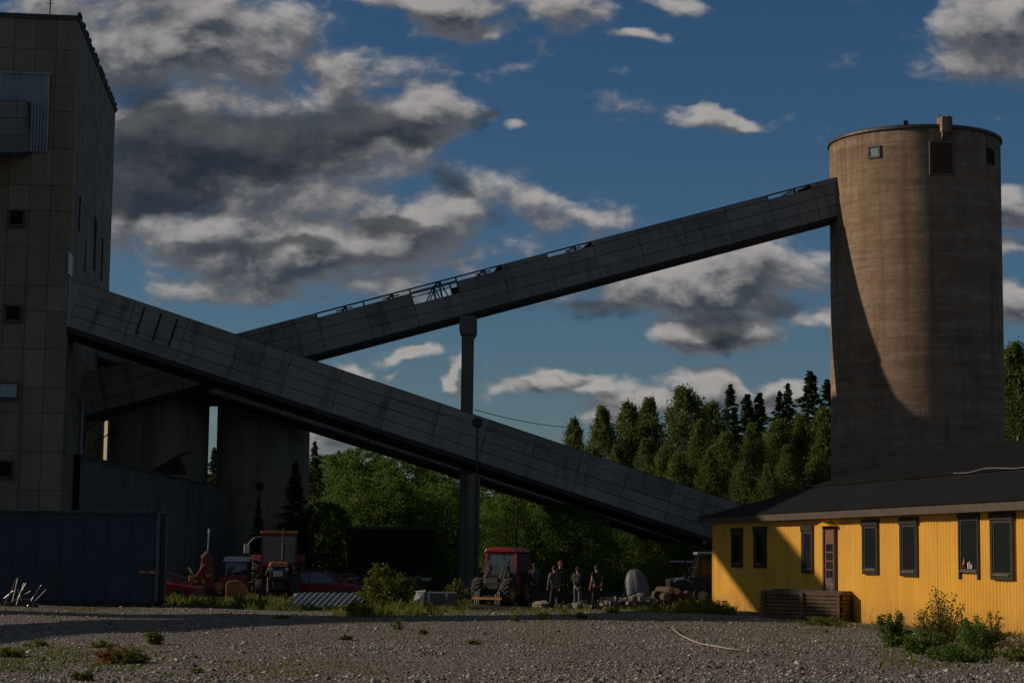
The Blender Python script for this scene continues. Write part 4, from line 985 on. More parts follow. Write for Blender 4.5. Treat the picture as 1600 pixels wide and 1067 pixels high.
# ------------------------------------------------------------------ red cars (mostly hidden)
def car(label, loc, rotz, k=1.0):
    t_ = thing('parked_car', label, 'car', loc, rotz, 'red cars parked behind the tractors')
    sec = [(-2.0, .45), (-1.98, .72), (-1.1, .86), (-.45, 1.32), (.75, 1.36), (1.35, .95), (1.95, .88), (2.02, .45)]
    m = MB(); low = [(-2.05, .32), (-2.02, .68), (-1.15, .84), (1.45, .92), (2.0, .86), (2.05, .32)]
    m.prism(low, -.84, .84); b_ = m.build('body', M_['bright_red'], t_, bevel=.06)
    m = MB(); v = [(-1.05, .84, 0), (-.42, 1.33, .1), (.72, 1.36, .1), (1.35, .92, 0)]
    vs = [(x, s * (.76 - i), z) for s in (-1, 1) for (x, z, i) in v]
    m.add(vs, [(0, 1, 2, 3), (7, 6, 5, 4), (0, 4, 5, 1), (2, 6, 7, 3), (1, 5, 6, 2)]); m.build('window_band', M_['glass_painted_sky'], t_)
    m = MB(); m.box(-.42, .74, -.68, .68, 1.33, 1.39)
    for s in (-1, 1):
        m.bar((-1.08, s * .77, .84), (-.42, s * .67, 1.36), .06); m.bar((.72, s * .67, 1.37), (1.38, s * .77, .92), .07); m.bar((.2, s * .79, .88), (.2, s * .69, 1.36), .05)
    m.build('roof', M_['bright_red'], t_, bevel=.02)
    for x in (-1.3, 1.25):
        for s in (-1, 1):
            wm = MB(); Bm = Matrix.Translation((x, s * .76, .31)) @ Matrix.Rotation(R(90), 4, 'X')
            wm.lathe([(.18, -.09), (.28, -.1), (.31, -.06), (.31, .06), (.28, .1), (.18, .09)], 24, Bm, close=True)
            we = wm.build('wheel', M_['rubber'], t_); rm = MB(); rm.lathe([(.18, -.08), (.05, -.03), (.05, .03), (.18, .08)], 20, Bm); rm.build('rim', M_['chrome'], we)
    for s in (-1, 1):
        m = MB(); m.box(-2.06, -1.98, s * .6 - .15, s * .6 + .15, .6, .72); m.build('headlight', M_['glass_pale'], t_)
    m = MB(); m.box(-2.1, -1.95, -.8, .8, .33, .48); m.build('bumper', M_['black_paint'], t_, bevel=.02)
    m = MB(); m.box(-1.02, -.85, -.98, -.8, .92, 1.04); m.build('mirror', M_['bright_red'], t_, bevel=.02)
    return t_
c1 = P(268, 900, 74); ca1 = car('red car with a pale windscreen edge, half hidden between container and red crane', (c1.x - .9, 74, -.13), R(180))
c2 = P(490, 900, 80); ca2 = car('red car half hidden behind the right side of the old tractor', (c2.x + .2, 80, -.13), R(172))

ca1.scale = (1, 1, .88); ca2.scale = (1, 1, .84)
# ------------------------------------------------------------------ old red crane / implement left of tractor
ip = G(322, 936, -.1)
im = thing('farm_implement', 'rusty red farm machine with an upright pipe, left of the old cab tractor', 'farm machine', (ip.x, ip.y, -.13), R(10))
m = MB(); m.prism([(-.35, .5), (.35, .5), (.28, 1.0), (.22, 1.75), (.0, 1.95), (-.2, 1.7), (-.32, 1.0)], -.2, .25); m.prism([(-.5, .9), (-.1, 1.5), (-.05, 1.2), (-.35, .7)], -.3, -.1); m.build('housing', M_['red'], im, bevel=.03)
m = MB(); m.tube([(-.25, .0, 1.7), (.02, .0, 2.0), (.04, 0, 2.75)], .03, 8); m.tube([(.04, 0, 2.7), (.06, 0, 2.86)], .05, 8); m.build('exhaust_pipe', M_['chrome'], im)
m = MB(); m.box(-1.0, 1.75, -.15, .05, .42, .72); m.box(.5, 1.6, -.1, .2, .72, 1.0); m.bar((-.6, -.2, .3), (-.5, -.2, 1.0), .12); m.bar((.5, -.2, 0), (.5, -.2, .9), .05); m.bar((-.2, -.25, .0), (-.2, -.25, .8), .05); m.build('frame', M_['red'], im, bevel=.02)
m = MB(); m.cbox((-.6, -.25, .85), (.22, .2, .25)); m.cbox((-.15, -.3, .75), (.15, .15, .2)); m.lathe([(.02, -.1), (.12, -.08), (.12, .08), (.02, .1)], 12, Matrix.Translation((.05, -.25, .98))); m.lathe([(.02, -.1), (.17, -.08), (.17, .08), (.02, .1)], 12, Matrix.Translation((.5, -.2, .55)) @ Matrix.Rotation(R(90), 4, 'X')); m.build('engine', M_['orange'], im, bevel=.02)
for s in (-.9, 1.3):
    wm = MB(); wm.lathe([(.05, -.06), (.3, -.06), (.34, 0), (.3, .06), (.05, .06)], 20, Matrix.Translation((s, .2, .33)) @ Matrix.Rotation(R(90), 4, 'X'), close=True); wm.build('wheel', M_['rubber'], im)
yp = P(372, 920, 75.5)
m = MB(); arc = [(math.cos(a) * .62, math.sin(a) * .82) for a in np.linspace(0, math.pi / 2 + .5, 10)]; m.prism(arc + [(-.3, 0)], -.25, .25)
o = m.build('machine_guard', M_['orange'], None, bevel=.02); o.location = (yp.x - .15, 75.5, -.1); tag(o, 'curved orange-yellow guard plate lying between red machine and old tractor', 'machine guard')
# dark steel heap behind
m = MB(); r2 = random.Random(5)
for k in range(26): m.bar((r2.uniform(-2, 2), r2.uniform(-.5, .5), r2.uniform(0, .4)), (r2.uniform(-2.2, 2.2), r2.uniform(-.5, .5), r2.uniform(.3, 1.3)), r2.uniform(.04, .12))
o = m.build('scrap_heap', M_['steel'], None); p = P(330, 900, 79); o.location = (p.x, 79, -.13); tag(o, 'dark heap of scrap bars behind the rusty red farm machine', 'scrap metal')

# white small trailer
wp = P(368, 900, 86); tr = thing('small_trailer', 'small pale box trailer at the foot of the ribbed shed', 'trailer', (wp.x, 86, -.13), R(8))
m = MB(); m.box(-.45, .5, 0, 1.6, .45, 1.5); m.build('body', M_['blue_tin'], tr, bevel=.03)
m = MB(); m.box(-.55, .62, -.12, 1.7, 1.5, 1.62); m.box(-.5, .7, -.1, 1.65, 1.62, 1.72); m.build('roof', M_['white_paint'], tr, bevel=.02)
m = MB(); m.box(-.38, -.05, -.02, .0, .75, 1.3); m.build('window', M_['glass'], tr)
for s in (-.35, .35):
    m = MB(); m.lathe([(.05, -.06), (.26, -.06), (.28, 0), (.26, .06), (.05, .06)], 18, Matrix.Translation((s, -.02, .28)) @ Matrix.Rotation(R(90), 4, 'X'), close=True); m.build('wheel', M_['rubber'], tr)

# ------------------------------------------------------------------ dark tipping hopper trailer
hp_ = P(610, 890, 90); ho = thing('hopper_trailer', 'big black open hopper on a trailer under the trees, behind the shrub', 'trailer', (hp_.x, 90, -.13), R(0))
zt_ = P(610, 824, 90).z + .13; W2 = 140 / FPX * 90 / 2
m = MB(); m.prism([(-W2, zt_), (W2, zt_), (W2 - .7, .95), (-W2 + .3, .95)], -1.1, 1.1); m.build('hopper', M_['dark'], ho)
m = MB(); m.box(-W2 - .05, W2 + .05, -1.15, -1.0, zt_ - .1, zt_ + .03); m.build('rim', M_['steel'], ho)
m = MB(); m.box(-1.9, 1.9, -.9, -.75, .7, .85); m.box(-1.9, 1.9, .75, .9, .7, .85)
for x in (-1.1, -.75, 1.0, 1.35): m.cbox((x, -.95, .98), (.16, .16, .18))
m.build('chassis', M_['blue_tin'], ho)
for x in (-1.3, .2, 1.3):
    m = MB(); m.lathe([(.1, -.12), (.38, -.12), (.42, 0), (.38, .12), (.1, .12)], 20, Matrix.Translation((x, -.85, .42)) @ Matrix.Rotation(R(90), 4, 'X'), close=True); m.build('wheel', M_['rubber'], ho)
# wooden pallet rack
pp = P(537, 907, 82); pr = thing('pallet_rack', 'small pale pallet frame right of the second red car', 'pallet', (pp.x, 82, -.13))
m = MB(); zc = P(537, 898, 82).z + .13
for z in (zc - .55, zc): m.box(-.45, .45, -.03, .03, z, z + .07)
for x in (-.42, -.15, .12, .4): m.box(x, x + .06, -.08, -.03, 0, zc + .06)
m.build('slats', M_['grey_wood'], pr); m = MB(); m.box(-.3, .05, .03, .2, zc - .45, zc - .1); m.build('board', M_['log'], pr)

# ------------------------------------------------------------------ ribbed roof piece on the ground, pale block
rp0 = G(452, 945); rp = thing('ridge_roof_piece', 'ribbed grey ridge roof piece lying in the weeds beside the shrub', 'roof panel', (rp0.x, rp0.y, gz(rp0.x, rp0.y)), R(6))
m = MB(); Lr = 2.5; k = 48
vs = []; fs = []
for i in range(k + 1):
    x = i * Lr / k + .2; dz = .03 * math.cos(i * math.pi / 2); vs += [(x - .35, -.55, .05 + dz), (x + .15, 0, .55 + dz), (x + .3, .6, .1 + dz)]
for i in range(k): fs += [(3 * i, 3 * i + 3, 3 * i + 4, 3 * i + 1), (3 * i + 1, 3 * i + 4, 3 * i + 5, 3 * i + 2)]
m.add(vs, fs); m.build('roof_sheet', M_['blue_tin'], rp)
m = MB(); m.prism([(-.55, .0), (0, .52), (.6, .05), (.45, .0), (0, .38), (-.4, .0)], .05, .2, axis='x', M=Matrix.Translation((.1, 0, 0)))
m.build('gable_board', M_['white_paint'], rp)
bk0 = G(646, 945, -.02); bk = thing('wrapped_block', 'low grey block with torn white sheeting, left of the loader tractor', 'block', (bk0.x, bk0.y, -.03), R(2))
m = MB(); m.box(.25, 1.6, 0, .8, 0, .48); m.build('block', M_['column'], bk, bevel=.04)
m = MB(); m.add([(-.02, -.05, .1), (.35, -.06, 0), (.42, -.04, .52), (.1, -.03, .5), (.0, .7, .5), (.45, .7, .54), (.25, -.12, .3)], [(0, 1, 6), (1, 2, 6), (2, 3, 6), (3, 0, 6), (3, 2, 5, 4)])
m.build('white_sheeting', M_['white_paint'], bk); m = MB()
m.add([(.5, -.02, .02), (.62, -.03, .0), (.58, -.02, .5), (.5, -.02, .5), (1.2, -.02, .2), (1.28, -.02, .5), (1.1, -.02, .5)], [(0, 1, 2, 3), (4, 5, 6)]); m.build('white_sheeting', M_['white_paint'], bk)

# ------------------------------------------------------------------ woodpile, tarpaulin heap, logs, truck
tpp = P(995, 925, 74)
M_['tarp'] = mat('pale_tarp', (.13, .14, .165), (.09, .10, .12), .55, scale=2, bump=.6, bscale=5)
m = MB(); nn, mm = 26, 12; vs = []; fs = []
for j in range(mm + 1):
    t = j / mm; zz = 1.0 * math.sin(t * math.pi / 2); rr = .48 * math.cos(t * math.pi / 2) ** .75
    for i in range(nn):
        a = 2 * math.pi * i / nn; f = 1 + .10 * math.sin(a * 5 + t * 3) * (1 - t) + .05 * math.sin(a * 11)
        vs.append((rr * f * math.cos(a) - .10 * t, rr * f * .8 * math.sin(a), .45 + zz * 1.0 + .02 * math.sin(a * 7)))
for j in range(mm):
    for i in range(nn): fs.append((j * nn + i, j * nn + (i + 1) % nn, (j + 1) * nn + (i + 1) % nn, (j + 1) * nn + i))
m.add(vs, fs); o = m.build('tarpaulin_cover', M_['tarp'], None, smooth=True); o.location = (tpp.x, 74, -.13); tag(o, 'domed grey-blue tarpaulin draped over something tall on the rubble pile', 'tarpaulin')
m = MB(); m.box(-.45, .6, -.4, .4, 0, .5); o = m.build('base_crate', M_['steel'], None, bevel=.03); o.location = (tpp.x + .1, 74, -.13); tag(o, 'dark crate carrying the domed tarpaulin', 'crate')
# rubble stones around
def rubble(name, label, px, D, n, sp, smin, smax, mt, z=-.13):
    m = MB(); c = P(px, 900, D); r_ = random.Random(px)
    for k in range(n):
        s = r_.uniform(smin, smax); x = r_.gauss(0, sp); y = r_.gauss(0, .5); zz = max(0, (.45 - abs(x) * .3 / sp)) * r_.random()
        MX = Matrix.Translation((x, y, zz + s * .3)) @ Matrix.Rotation(r_.uniform(0, 3), 4, 'Z') @ Matrix.Rotation(r_.uniform(-.5, .5), 4, 'X')
        vs = [Vector((a * s / 2 * r_.uniform(.6, 1.1), b * s / 2 * r_.uniform(.6, 1.1), c_ * s / 3 * r_.uniform(.6, 1.1))) for a in (-1, 1) for b in (-1, 1) for c_ in (-1, 1)]
        m.add([MX @ v for v in vs], [(0, 1, 3, 2), (4, 6, 7, 5), (0, 4, 5, 1), (2, 3, 7, 6), (0, 2, 6, 4), (1, 5, 7, 3)])
    o = m.build(name, mt, None); o.location = (c.x, D, z); return tag(o, label, 'rubble', kind='stuff')
M_['rub'] = mat('broken_concrete', (.30, .27, .24), (.16, .14, .12), .9, scale=5)
rubble('rubble', 'broken concrete and scrap heaped around the tarpaulin', 1000, 73.2, 90, 1.3, .12, .4, M_['rub'])
rubble('rubble', 'dark low scrap and rubble behind the people', 905, 77, 60, 1.1, .1, .35, M_['rust'])
# timber planks in rubble
m = MB(); r2 = random.Random(9)
for k in range(16): a_ = r2.uniform(-1.8, 1.4); m.bar((a_, r2.uniform(-.4, .4), r2.uniform(.05, .5)), (a_ + r2.uniform(.4, 1.2), r2.uniform(-.4, .4), r2.uniform(.05, .6)), .06, .03)
o = m.build('scrap_planks', M_['grey_wood'], None); p = P(1000, 900, 72.6); o.location = (p.x, 72.6, -.1); tag(o, 'loose grey planks lying on the rubble pile', 'planks')
sp_ = P(1048, 905, 71.5)
for (dx, dz, s, lb) in ((0, .70, .13, 'freshly cut orange log end, top left of the pile by the truck'), (.22, .66, .12, 'freshly cut orange log end, top right of the pile by the truck'), (-.12, .45, .16, 'dark barked log below the two cut ends')):
    l_ = thing('log', lb, 'log', (sp_.x + dx, 71.5, -.1 + dz), R(20), 'cut logs by the truck')
    m = MB(); m.lathe([(s, 0), (s * .97, 1.1)], 14, Matrix.Rotation(R(-90), 4, 'X')); m.build('bark', M_['bark'], l_, smooth=True, auto=40)
    m = MB(); m.lathe([(s * .96, 0), (s * .96, .01)], 14, Matrix.Translation((0, -.015, 0)) @ Matrix.Rotation(R(-90), 4, 'X')); m.build('cut_end', M_['cut_wood'] if dz > .6 else M_['log'], l_)
m = MB()
for i in range(5):
    for j in range(3): m.lathe([(.15, 0), (.15, 1.3)], 12, Matrix.Translation((-.5 + i * .29 + (j % 2) * .14, 0, .14 + j * .2)) @ Matrix.Rotation(R(-90), 4, 'X'))
o = m.build('log_pile', M_['bark'], None); o.location = (sp_.x + .05, 71.8, -.13); tag(o, 'dark stacked logs under the cut ends in front of the truck', 'log pile')
kp = P(1085, 915, 78); tk = thing('offroad_truck', 'dark four wheel drive truck with pale roof, half behind the yellow building', 'truck', (kp.x, 78, -.13), R(0))
zr = P(1090, 862, 78).z + .13
m = MB(); m.prism([(-1.1, .55), (-1.1, 1.05), (-.35, 1.15), (-.05, 1.2), (3.0, 1.2), (3.0, .55)], -.85, .85); m.build('body', M_['black_paint'], tk, bevel=.05)
m = MB(); m.prism([(-.1, 1.2), (.1, zr - .12), (3, zr - .12), (3, 1.2)], -.78, .78); m.build('cabin', M_['glass'], tk, bevel=.03)
m = MB(); m.box(.02, 3.05, -.8, .8, zr - .12, zr); m.build('roof', M_['blue_tin'], tk, bevel=.04)
m = MB()
for x in (.1, 1.2, 2.1): m.box(x, x + .08, -.81, .81, 1.2, zr - .12)
m.build('pillar', M_['black_paint'], tk)
m = MB(); m.prism([(-.9, .95), (-.8, 1.1), (-.4, 1.14), (-.1, .95), (-.2, .95), (-.45, 1.06), (-.75, 1.02)], -.9, -.84); m.build('wheel_arch', M_['white_paint'], tk)
for x in (-.5, 2.0):
    for y in (-.82, .82):
        m = MB(); Bm = Matrix.Translation((x + .75, y, .42)) @ Matrix.Rotation(R(90), 4, 'X'); m.lathe([(.2, -.12), (.37, -.12), (.42, 0), (.37, .12), (.2, .12)], 24, Bm, close=True); we = m.build('wheel', M_['rubber'], tk)
        m = MB(); m.lathe([(.2, -.1), (.08, -.02), (.08, .02), (.2, .1)], 20, Bm); m.build('rim', M_['chrome'], we)
m = MB(); m.tube([(-.2, -.9, .8), (-.3, -.92, 1.5), (-.2, -.9, 1.55)], .03, 6); m.box(-.5, -.35, -1.0, -.86, 1.1, 1.35); m.build('mirror', M_['black_paint'], tk)
fb_ = P(1075, 876, 84); fbd = thing('flatbed_rack', 'reddish flat rack with pale edge strips standing behind the truck', 'rack', (fb_.x, 84, -.13))
zf = fb_.z + .13
m = MB(); m.box(-1.0, .7, -.6, .6, zf - .12, zf + .05); m.build('deck', M_['rust'], fbd)
m = MB(); m.box(-.85, -.2, -.63, -.61, zf - .05, zf); m.box(-.1, .3, -.63, -.61, zf - .06, zf); m.build('edge_strip', M_['white_paint'], fbd)
m = MB()
for x in (-.9, .6): m.box(x, x + .08, -.5, -.42, 0, zf - .12)
m.build('leg', M_['steel'], fbd)

# pale bent pipe on the gravel
pts = [(1050, 986), (1062, 994), (1078, 1003), (1095, 1008), (1115, 1013), (1138, 1018), (1162, 1020)]
m = MB(); pl = []
for p in pts: q = G(*p); pl.append((q.x, q.y, gz(q.x, q.y) + .05))
m.tube(pl, [.02, .018, .022, .016, .02, .014, .009], 8)
M_['pale_wood'] = mat('bleached_wood', (.36, .31, .27), (.24, .20, .175), .8, scale=8)
o = m.build('dead_branch', M_['pale_wood'], None, smooth=True, origin=pl[3]); tag(o, 'pale bent branch lying on the gravel before the crate', 'branch')

# ------------------------------------------------------------------ people
def body_mesh(name, verts, edges, radii, mt, parent, root=0, sub=1):
    me = bpy.data.meshes.new(name); me.from_pydata(verts, edges, []); me.update()
    o = bpy.data.objects.new(name, me); col.objects.link(o); o.parent = parent
    md = o.modifiers.new('skin', 'SKIN'); md.use_smooth_shade = True
    for i, d in enumerate(me.skin_vertices[0].data): r_ = radii[i]; d.radius = r_ if isinstance(r_, tuple) else (r_, r_); d.use_root = (i == root)
    s = o.modifiers.new('sub', 'SUBSURF'); s.levels = sub; s.render_levels = sub
    me.materials.append(mt); return o
def cloth(name, c, c2=None): return mat(name, c, c2, .9, scale=12, bump=.2, bscale=40)
def person(label, px, pyf, D, h, rotz, top, legs, hair, lean=0.0, stride=0.12, arms='down', cap=None, pack=None, sleeves=True, shoes=None):
    c = P(px, pyf, D); t_ = thing('person', label, 'person', (c.x, D, gz(c.x, D)), rotz, 'people standing beside the loader tractor')
    k = h / 1.75
    def V(x, y, z): return (x * k, (y - lean * max(0, z - .9)) * k, z * k)
    hip = V(0, 0, .93); ch = V(0, -.0, 1.25); nk = V(0, 0, 1.47); hd = V(0, -.02, 1.62)
    SH_ = [V(s * .18, 0, 1.41) for s in (-1, 1)]
    if arms == 'down': EL = [V(s * .25, .02, 1.13) for s in (-1, 1)]; WR = [V(s * .27, -.06, .87) for s in (-1, 1)]
    elif arms == 'front': EL = [V(s * .25, -.02, 1.14) for s in (-1, 1)]; WR = [V(s * .12, -.24, 1.02) for s in (-1, 1)]
    else: EL = [V(-.25, .02, 1.13), V(.26, -.05, 1.15)]; WR = [V(-.27, -.05, .87), V(.14, -.27, 1.12)]
    KN = [V(s * .10, -.02 - s * stride * .4, .50) for s in (-1, 1)]; AN = [V(s * .11, -s * stride, .09) for s in (-1, 1)]; TO = [V(s * .13, -s * stride - .17, .035) for s in (-1, 1)]
    v = [hip, ch, nk, V(0, 0, 1.54), hd, V(0, -.01, 1.69)]; e = [(0, 1), (1, 2), (2, 3), (3, 4), (4, 5)]; r_ = [(.13, .09), (.14, .095), .055, .052, (.078, .095), (.07, .082)]
    def add(p, par, rad): v.append(p); e.append((par, len(v) - 1)); r_.append(rad); return len(v) - 1
    for i, s in enumerate((-1, 1)):
        a = add(SH_[i], 1, .055); b = add(EL[i], a, .038); w_ = add(WR[i], b, .025)
        wr = Vector(WR[i]); d = (wr - Vector(EL[i])).normalized(); side = Vector((0, 1, 0)) if arms == 'down' else Vector((0, 0, 1)); 
        pm = add(tuple(wr + d * .07 * k), w_, (.030, .016))
        for q, L in ((-1.5, .06), (-.5, .075), (.5, .08), (1.5, .07)):
            b0 = wr + d * .09 * k + side * q * .018 * k; f1 = add(tuple(b0), pm, .0085); f2 = add(tuple(b0 + d * L * .5 * k - Vector((s * .008, 0, 0))), f1, .008); add(tuple(b0 + d * L * .9 * k - Vector((s * .022, 0, 0))), f2, .007)
        th = add(tuple(wr + d * .045 * k - side * .035 * k), w_, .010); add(tuple(wr + d * .085 * k - side * .05 * k), th, .008)
        hj = add(V(s * .09, 0, .88), 0, .085); kn = add(KN[i], hj, .055); an_ = add(AN[i], kn, .038); add(TO[i], an_, (.036, .028))
    r_ = [tuple(x * k for x in q) if isinstance(q, tuple) else q * k for q in r_]
    body = body_mesh('body', v, e, r_, M_['skin'], t_)
    # face: nose, ears, eyes, mouth
    m = MB(); hx, hy, hz = hd
    m.add([(hx - .014, hy - .088, hz - .02), (hx + .014, hy - .088, hz - .02), (hx, hy - .115, hz - .015), (hx, hy - .088, hz + .025)], [(0, 1, 2), (1, 3, 2), (3, 0, 2)])
    for s in (-1, 1): m.lathe([(.003, -.008), (.024, 0), (.003, .008)], 8, Matrix.Translation((s * .078 + hx, hy, hz)) @ Matrix.Rotation(R(90), 4, 'Y'))
    m.build('face', M_['skin'], body)
    m = MB()
    for s in (-1, 1): m.lathe([(.001, -.004), (.010, 0), (.001, .004)], 8, Matrix.Translation((s * .03 + hx, hy - .088, hz + .02)) @ Matrix.Rotation(R(90), 4, 'X'))
    m.cbox((hx, hy - .09, hz - .048), (.04, .006, .007)); m.build('eyes', M_['dark'], body)
    # top
    ct = cloth('cloth_top', *top); v = [V(0, 0, .86), V(0, 0, 1.1), V(0, 0, 1.3), V(0, .0, 1.45)]; e = [(0, 1), (1, 2), (2, 3)]; r_ = [(.165, .12), (.155, .115), (.165, .12), (.075, .07)]
    for i, s in enumerate((-1, 1)):
        v.append(SH_[i]); e.append((2, len(v) - 1)); r_.append(.075); sidx = len(v) - 1
        if sleeves:
            v.append(EL[i]); e.append((sidx, len(v) - 1)); r_.append(.056); v.append(tuple(Vector(WR[i]) * .93 + Vector(EL[i]) * .07)); e.append((len(v) - 2, len(v) - 1)); r_.append(.042)
        else:
            v.append(tuple((Vector(EL[i]) + Vector(SH_[i])) / 2)); e.append((sidx, len(v) - 1)); r_.append(.064)
    body_mesh('jacket' if sleeves else 'shirt', v, e, [tuple(x * k for x in q) if isinstance(q, tuple) else q * k for q in r_], ct, t_, 1)
    lt = cloth('cloth_legs', *legs); v = [V(0, 0, .95)]; e = []; r_ = [(.155, .115)]
    for i, s in enumerate((-1, 1)):
        v.append(V(s * .09, 0, .84)); e.append((0, len(v) - 1)); r_.append(.098); v.append(KN[i]); e.append((len(v) - 2, len(v) - 1)); r_.append(.072); v.append(V(s * .11, -s * stride, .11)); e.append((len(v) - 2, len(v) - 1)); r_.append(.056)
    body_mesh('trousers', v, e, [tuple(x * k for x in q) if isinstance(q, tuple) else q * k for q in r_], lt, t_)
    for i, s in enumerate((-1, 1)):
        sm_ = cloth('shoe_cloth', *(shoes or ((.03, .03, .03), (.02, .02, .02)))); a_ = Vector(AN[i]); b_ = Vector(TO[i])
        m = MB(); m.tube([(a_.x, a_.y + .06, .05), (a_.x, a_.y, .07), (b_.x, b_.y + .05, .05), (b_.x, b_.y - .05, .035)], [.04, .055, .05, .03], 10); m.build('shoe', sm_, t_, smooth=True)
    hm = cloth('hair', *hair); HM = Matrix.Translation((hd[0], hd[1] + .012 * k, hd[2] + .02 * k)) @ Matrix.Diagonal((.092 * k, .108 * k, .115 * k, 1)) @ Matrix.Rotation(R(-25), 4, 'X')
    m = MB(); m.lathe([(math.cos(a), math.sin(a)) for a in np.linspace(-.15, math.pi / 2 - .02, 7)], 16, HM); m.build('cap' if cap else 'hair', hm, t_, smooth=True)
    if cap:
        m = MB(); m.prism([(-.07, -.08), (.07, -.08), (.06, -.17), (0, -.19), (-.06, -.17)], .0, .012, axis='z', M=Matrix.Translation((hd[0], hd[1], hd[2] + .045))); m.build('cap_brim', hm, t_)
    if pack:
        pm_ = cloth('pack_cloth', *pack); m = MB(); m.cbox((0, .19 * k, 1.22 * k), (.30 * k, .16 * k, .42 * k)); m.cbox((0, .29 * k, 1.14 * k), (.22 * k, .07 * k, .2 * k)); b_ = m.build('backpack', pm_, t_, bevel=.05)
        m = MB()
        for s in (-1, 1): m.tube([(s * .11 * k, .12 * k, 1.42 * k), (s * .12 * k, -.03 * k, 1.5 * k), (s * .13 * k, -.135 * k, 1.36 * k), (s * .15 * k, -.12 * k, 1.12 * k), (s * .15 * k, .1 * k, 1.05 * k)], .014, 6)
        m.build('strap', pm_, b_)
    return t_
person('person in dark clothes with a backpack, partly behind the loader tractor', 834, 946, 76.5, 1.68, R(200), ((.03, .03, .05), (.05, .05, .07)), ((.05, .045, .04), (.03, .03, .03)), ((.05, .035, .02), (.03, .02, .015)), pack=((.10, .10, .12), (.05, .05, .06)), shoes=((.5, .5, .5), (.3, .3, .3)))
person('person in a grey-green jacket and loose trousers, in front of the one in a cap', 866, 946, 73.0, 1.60, R(205), ((.13, .125, .11), (.08, .08, .07)), ((.055, .055, .05), (.035, .035, .03)), ((.04, .03, .025), (.025, .02, .015)), lean=.05, arms='down')
person('tall person in a reddish-brown cap and black coat behind the grey jacket', 875, 945, 75.0, 1.83, R(30), ((.022, .02, .02), (.035, .03, .03)), ((.02, .02, .02), (.03, .03, .03)), ((.22, .07, .055), (.14, .05, .04)), cap=True)
person('person in blue jeans with a dark pack, standing left of the black T-shirt', 902, 946, 73.5, 1.60, R(168), ((.035, .033, .035), (.02, .02, .02)), ((.09, .12, .16), (.06, .08, .11)), ((.05, .04, .035), (.03, .025, .02)), arms='one', pack=((.12, .115, .10), (.04, .04, .04)))
person('person in a black T-shirt with bare sunlit arms, farthest right of the group', 932, 945, 74.0, 1.66, R(-150), ((.012, .012, .014), (.02, .02, .022)), ((.014, .014, .016), (.02, .02, .02)), ((.03, .025, .02), (.02, .015, .01)), sleeves=False, arms='down')

# ------------------------------------------------------------------ vegetation
def leafquads(C, size, rg, squash=1.0, up=0.0):
    n = len(C); a = rg.normal(0, 1, (n, 3)); a[:, 2] *= squash; a /= np.linalg.norm(a, axis=1)[:, None] + 1e-9
    b = rg.normal(0, 1, (n, 3)); b -= (b * a).sum(1)[:, None] * a; b /= np.linalg.norm(b, axis=1)[:, None] + 1e-9
    s = size * rg.uniform(.6, 1.35, n); a *= (s * .5)[:, None]; b *= (s * .5 * rg.uniform(.5, .9, n))[:, None]
    return np.stack([C - a, C + b * .9, C + a, C - b * .9], 1)
def crown(kind, h, r, n, leaf, rg, base=.15):
    nc = max(18, n // (24 if kind == 'spruce' else 52)); t = rg.random(nc)
    if kind == 'birch':
        t = t ** .95 * .96; prof = (np.clip((t + .06) / .30, 0, 1) ** .5) * np.clip((1.0 - t) / .72, 0, 1) ** .72 + .02
    elif kind == 'spruce':
        t = rg.random(nc) ** 1.5; prof = (1 - t) ** .85 * (.8 + .2 * np.sin(t * 60)) + .02
    elif kind == 'round':
        prof = np.sqrt(np.clip(1 - (t * 1.05 - .42) ** 2 / .42, .02, 1))
    else:
        prof = np.sqrt(np.clip(1 - t ** 2, .03, 1))
    rad = r * prof * (rg.random(nc) ** (.24 if kind == 'round' else .36)) * rg.uniform(.82, 1.12, nc); ang = rg.uniform(0, 2 * np.pi, nc)
    lob = 1 + .16 * np.sin(ang * 3 + t * 9 + rg.random() * 6) + .10 * np.sin(ang * 5 - t * 14)
    rad = rad * lob
    z = h * (base + (1 - base) * t); cc = np.stack([rad * np.cos(ang), rad * np.sin(ang), z], 1)
    which = rg.integers(0, nc, n); cs = (.085 * r + .22) * rg.uniform(.5, 1.3, nc)
    if kind == 'birch': sg = np.array([.85, .85, 1.5])
    elif kind == 'spruce': sg = np.array([1.0, 1.0, .38])
    else: sg = np.array([1, 1, .8])
    cs = cs * (.28 + .72 * np.clip(prof * 1.25, 0, 1)); cs = cs * {'spruce': .55, 'round': .62}.get(kind, .85); cs = np.where(t > .85, cs * .7, cs)
    C = cc[which] + rg.normal(0, 1, (n, 3)) * cs[which][:, None] * sg
    if kind == 'spruce':
        d = np.hypot(C[:, 0], C[:, 1]); C[:, 2] -= d * .22
    if kind == 'spruce':           # whorls of drooping branches
        ph = np.arctan2(C[:, 1], C[:, 0]) * .35; lay = np.round(C[:, 2] / .7 + ph) * .7 - ph * .7; C[:, 2] = C[:, 2] * .72 + lay * .28
    C[:, 2] = np.maximum(C[:, 2], .05)
    ctone = rg.random(nc); tone = np.clip(ctone[which] * .75 + rg.random(n) * .4 - .08, 0, 1)
    return leafquads(C, leaf, rg), tone
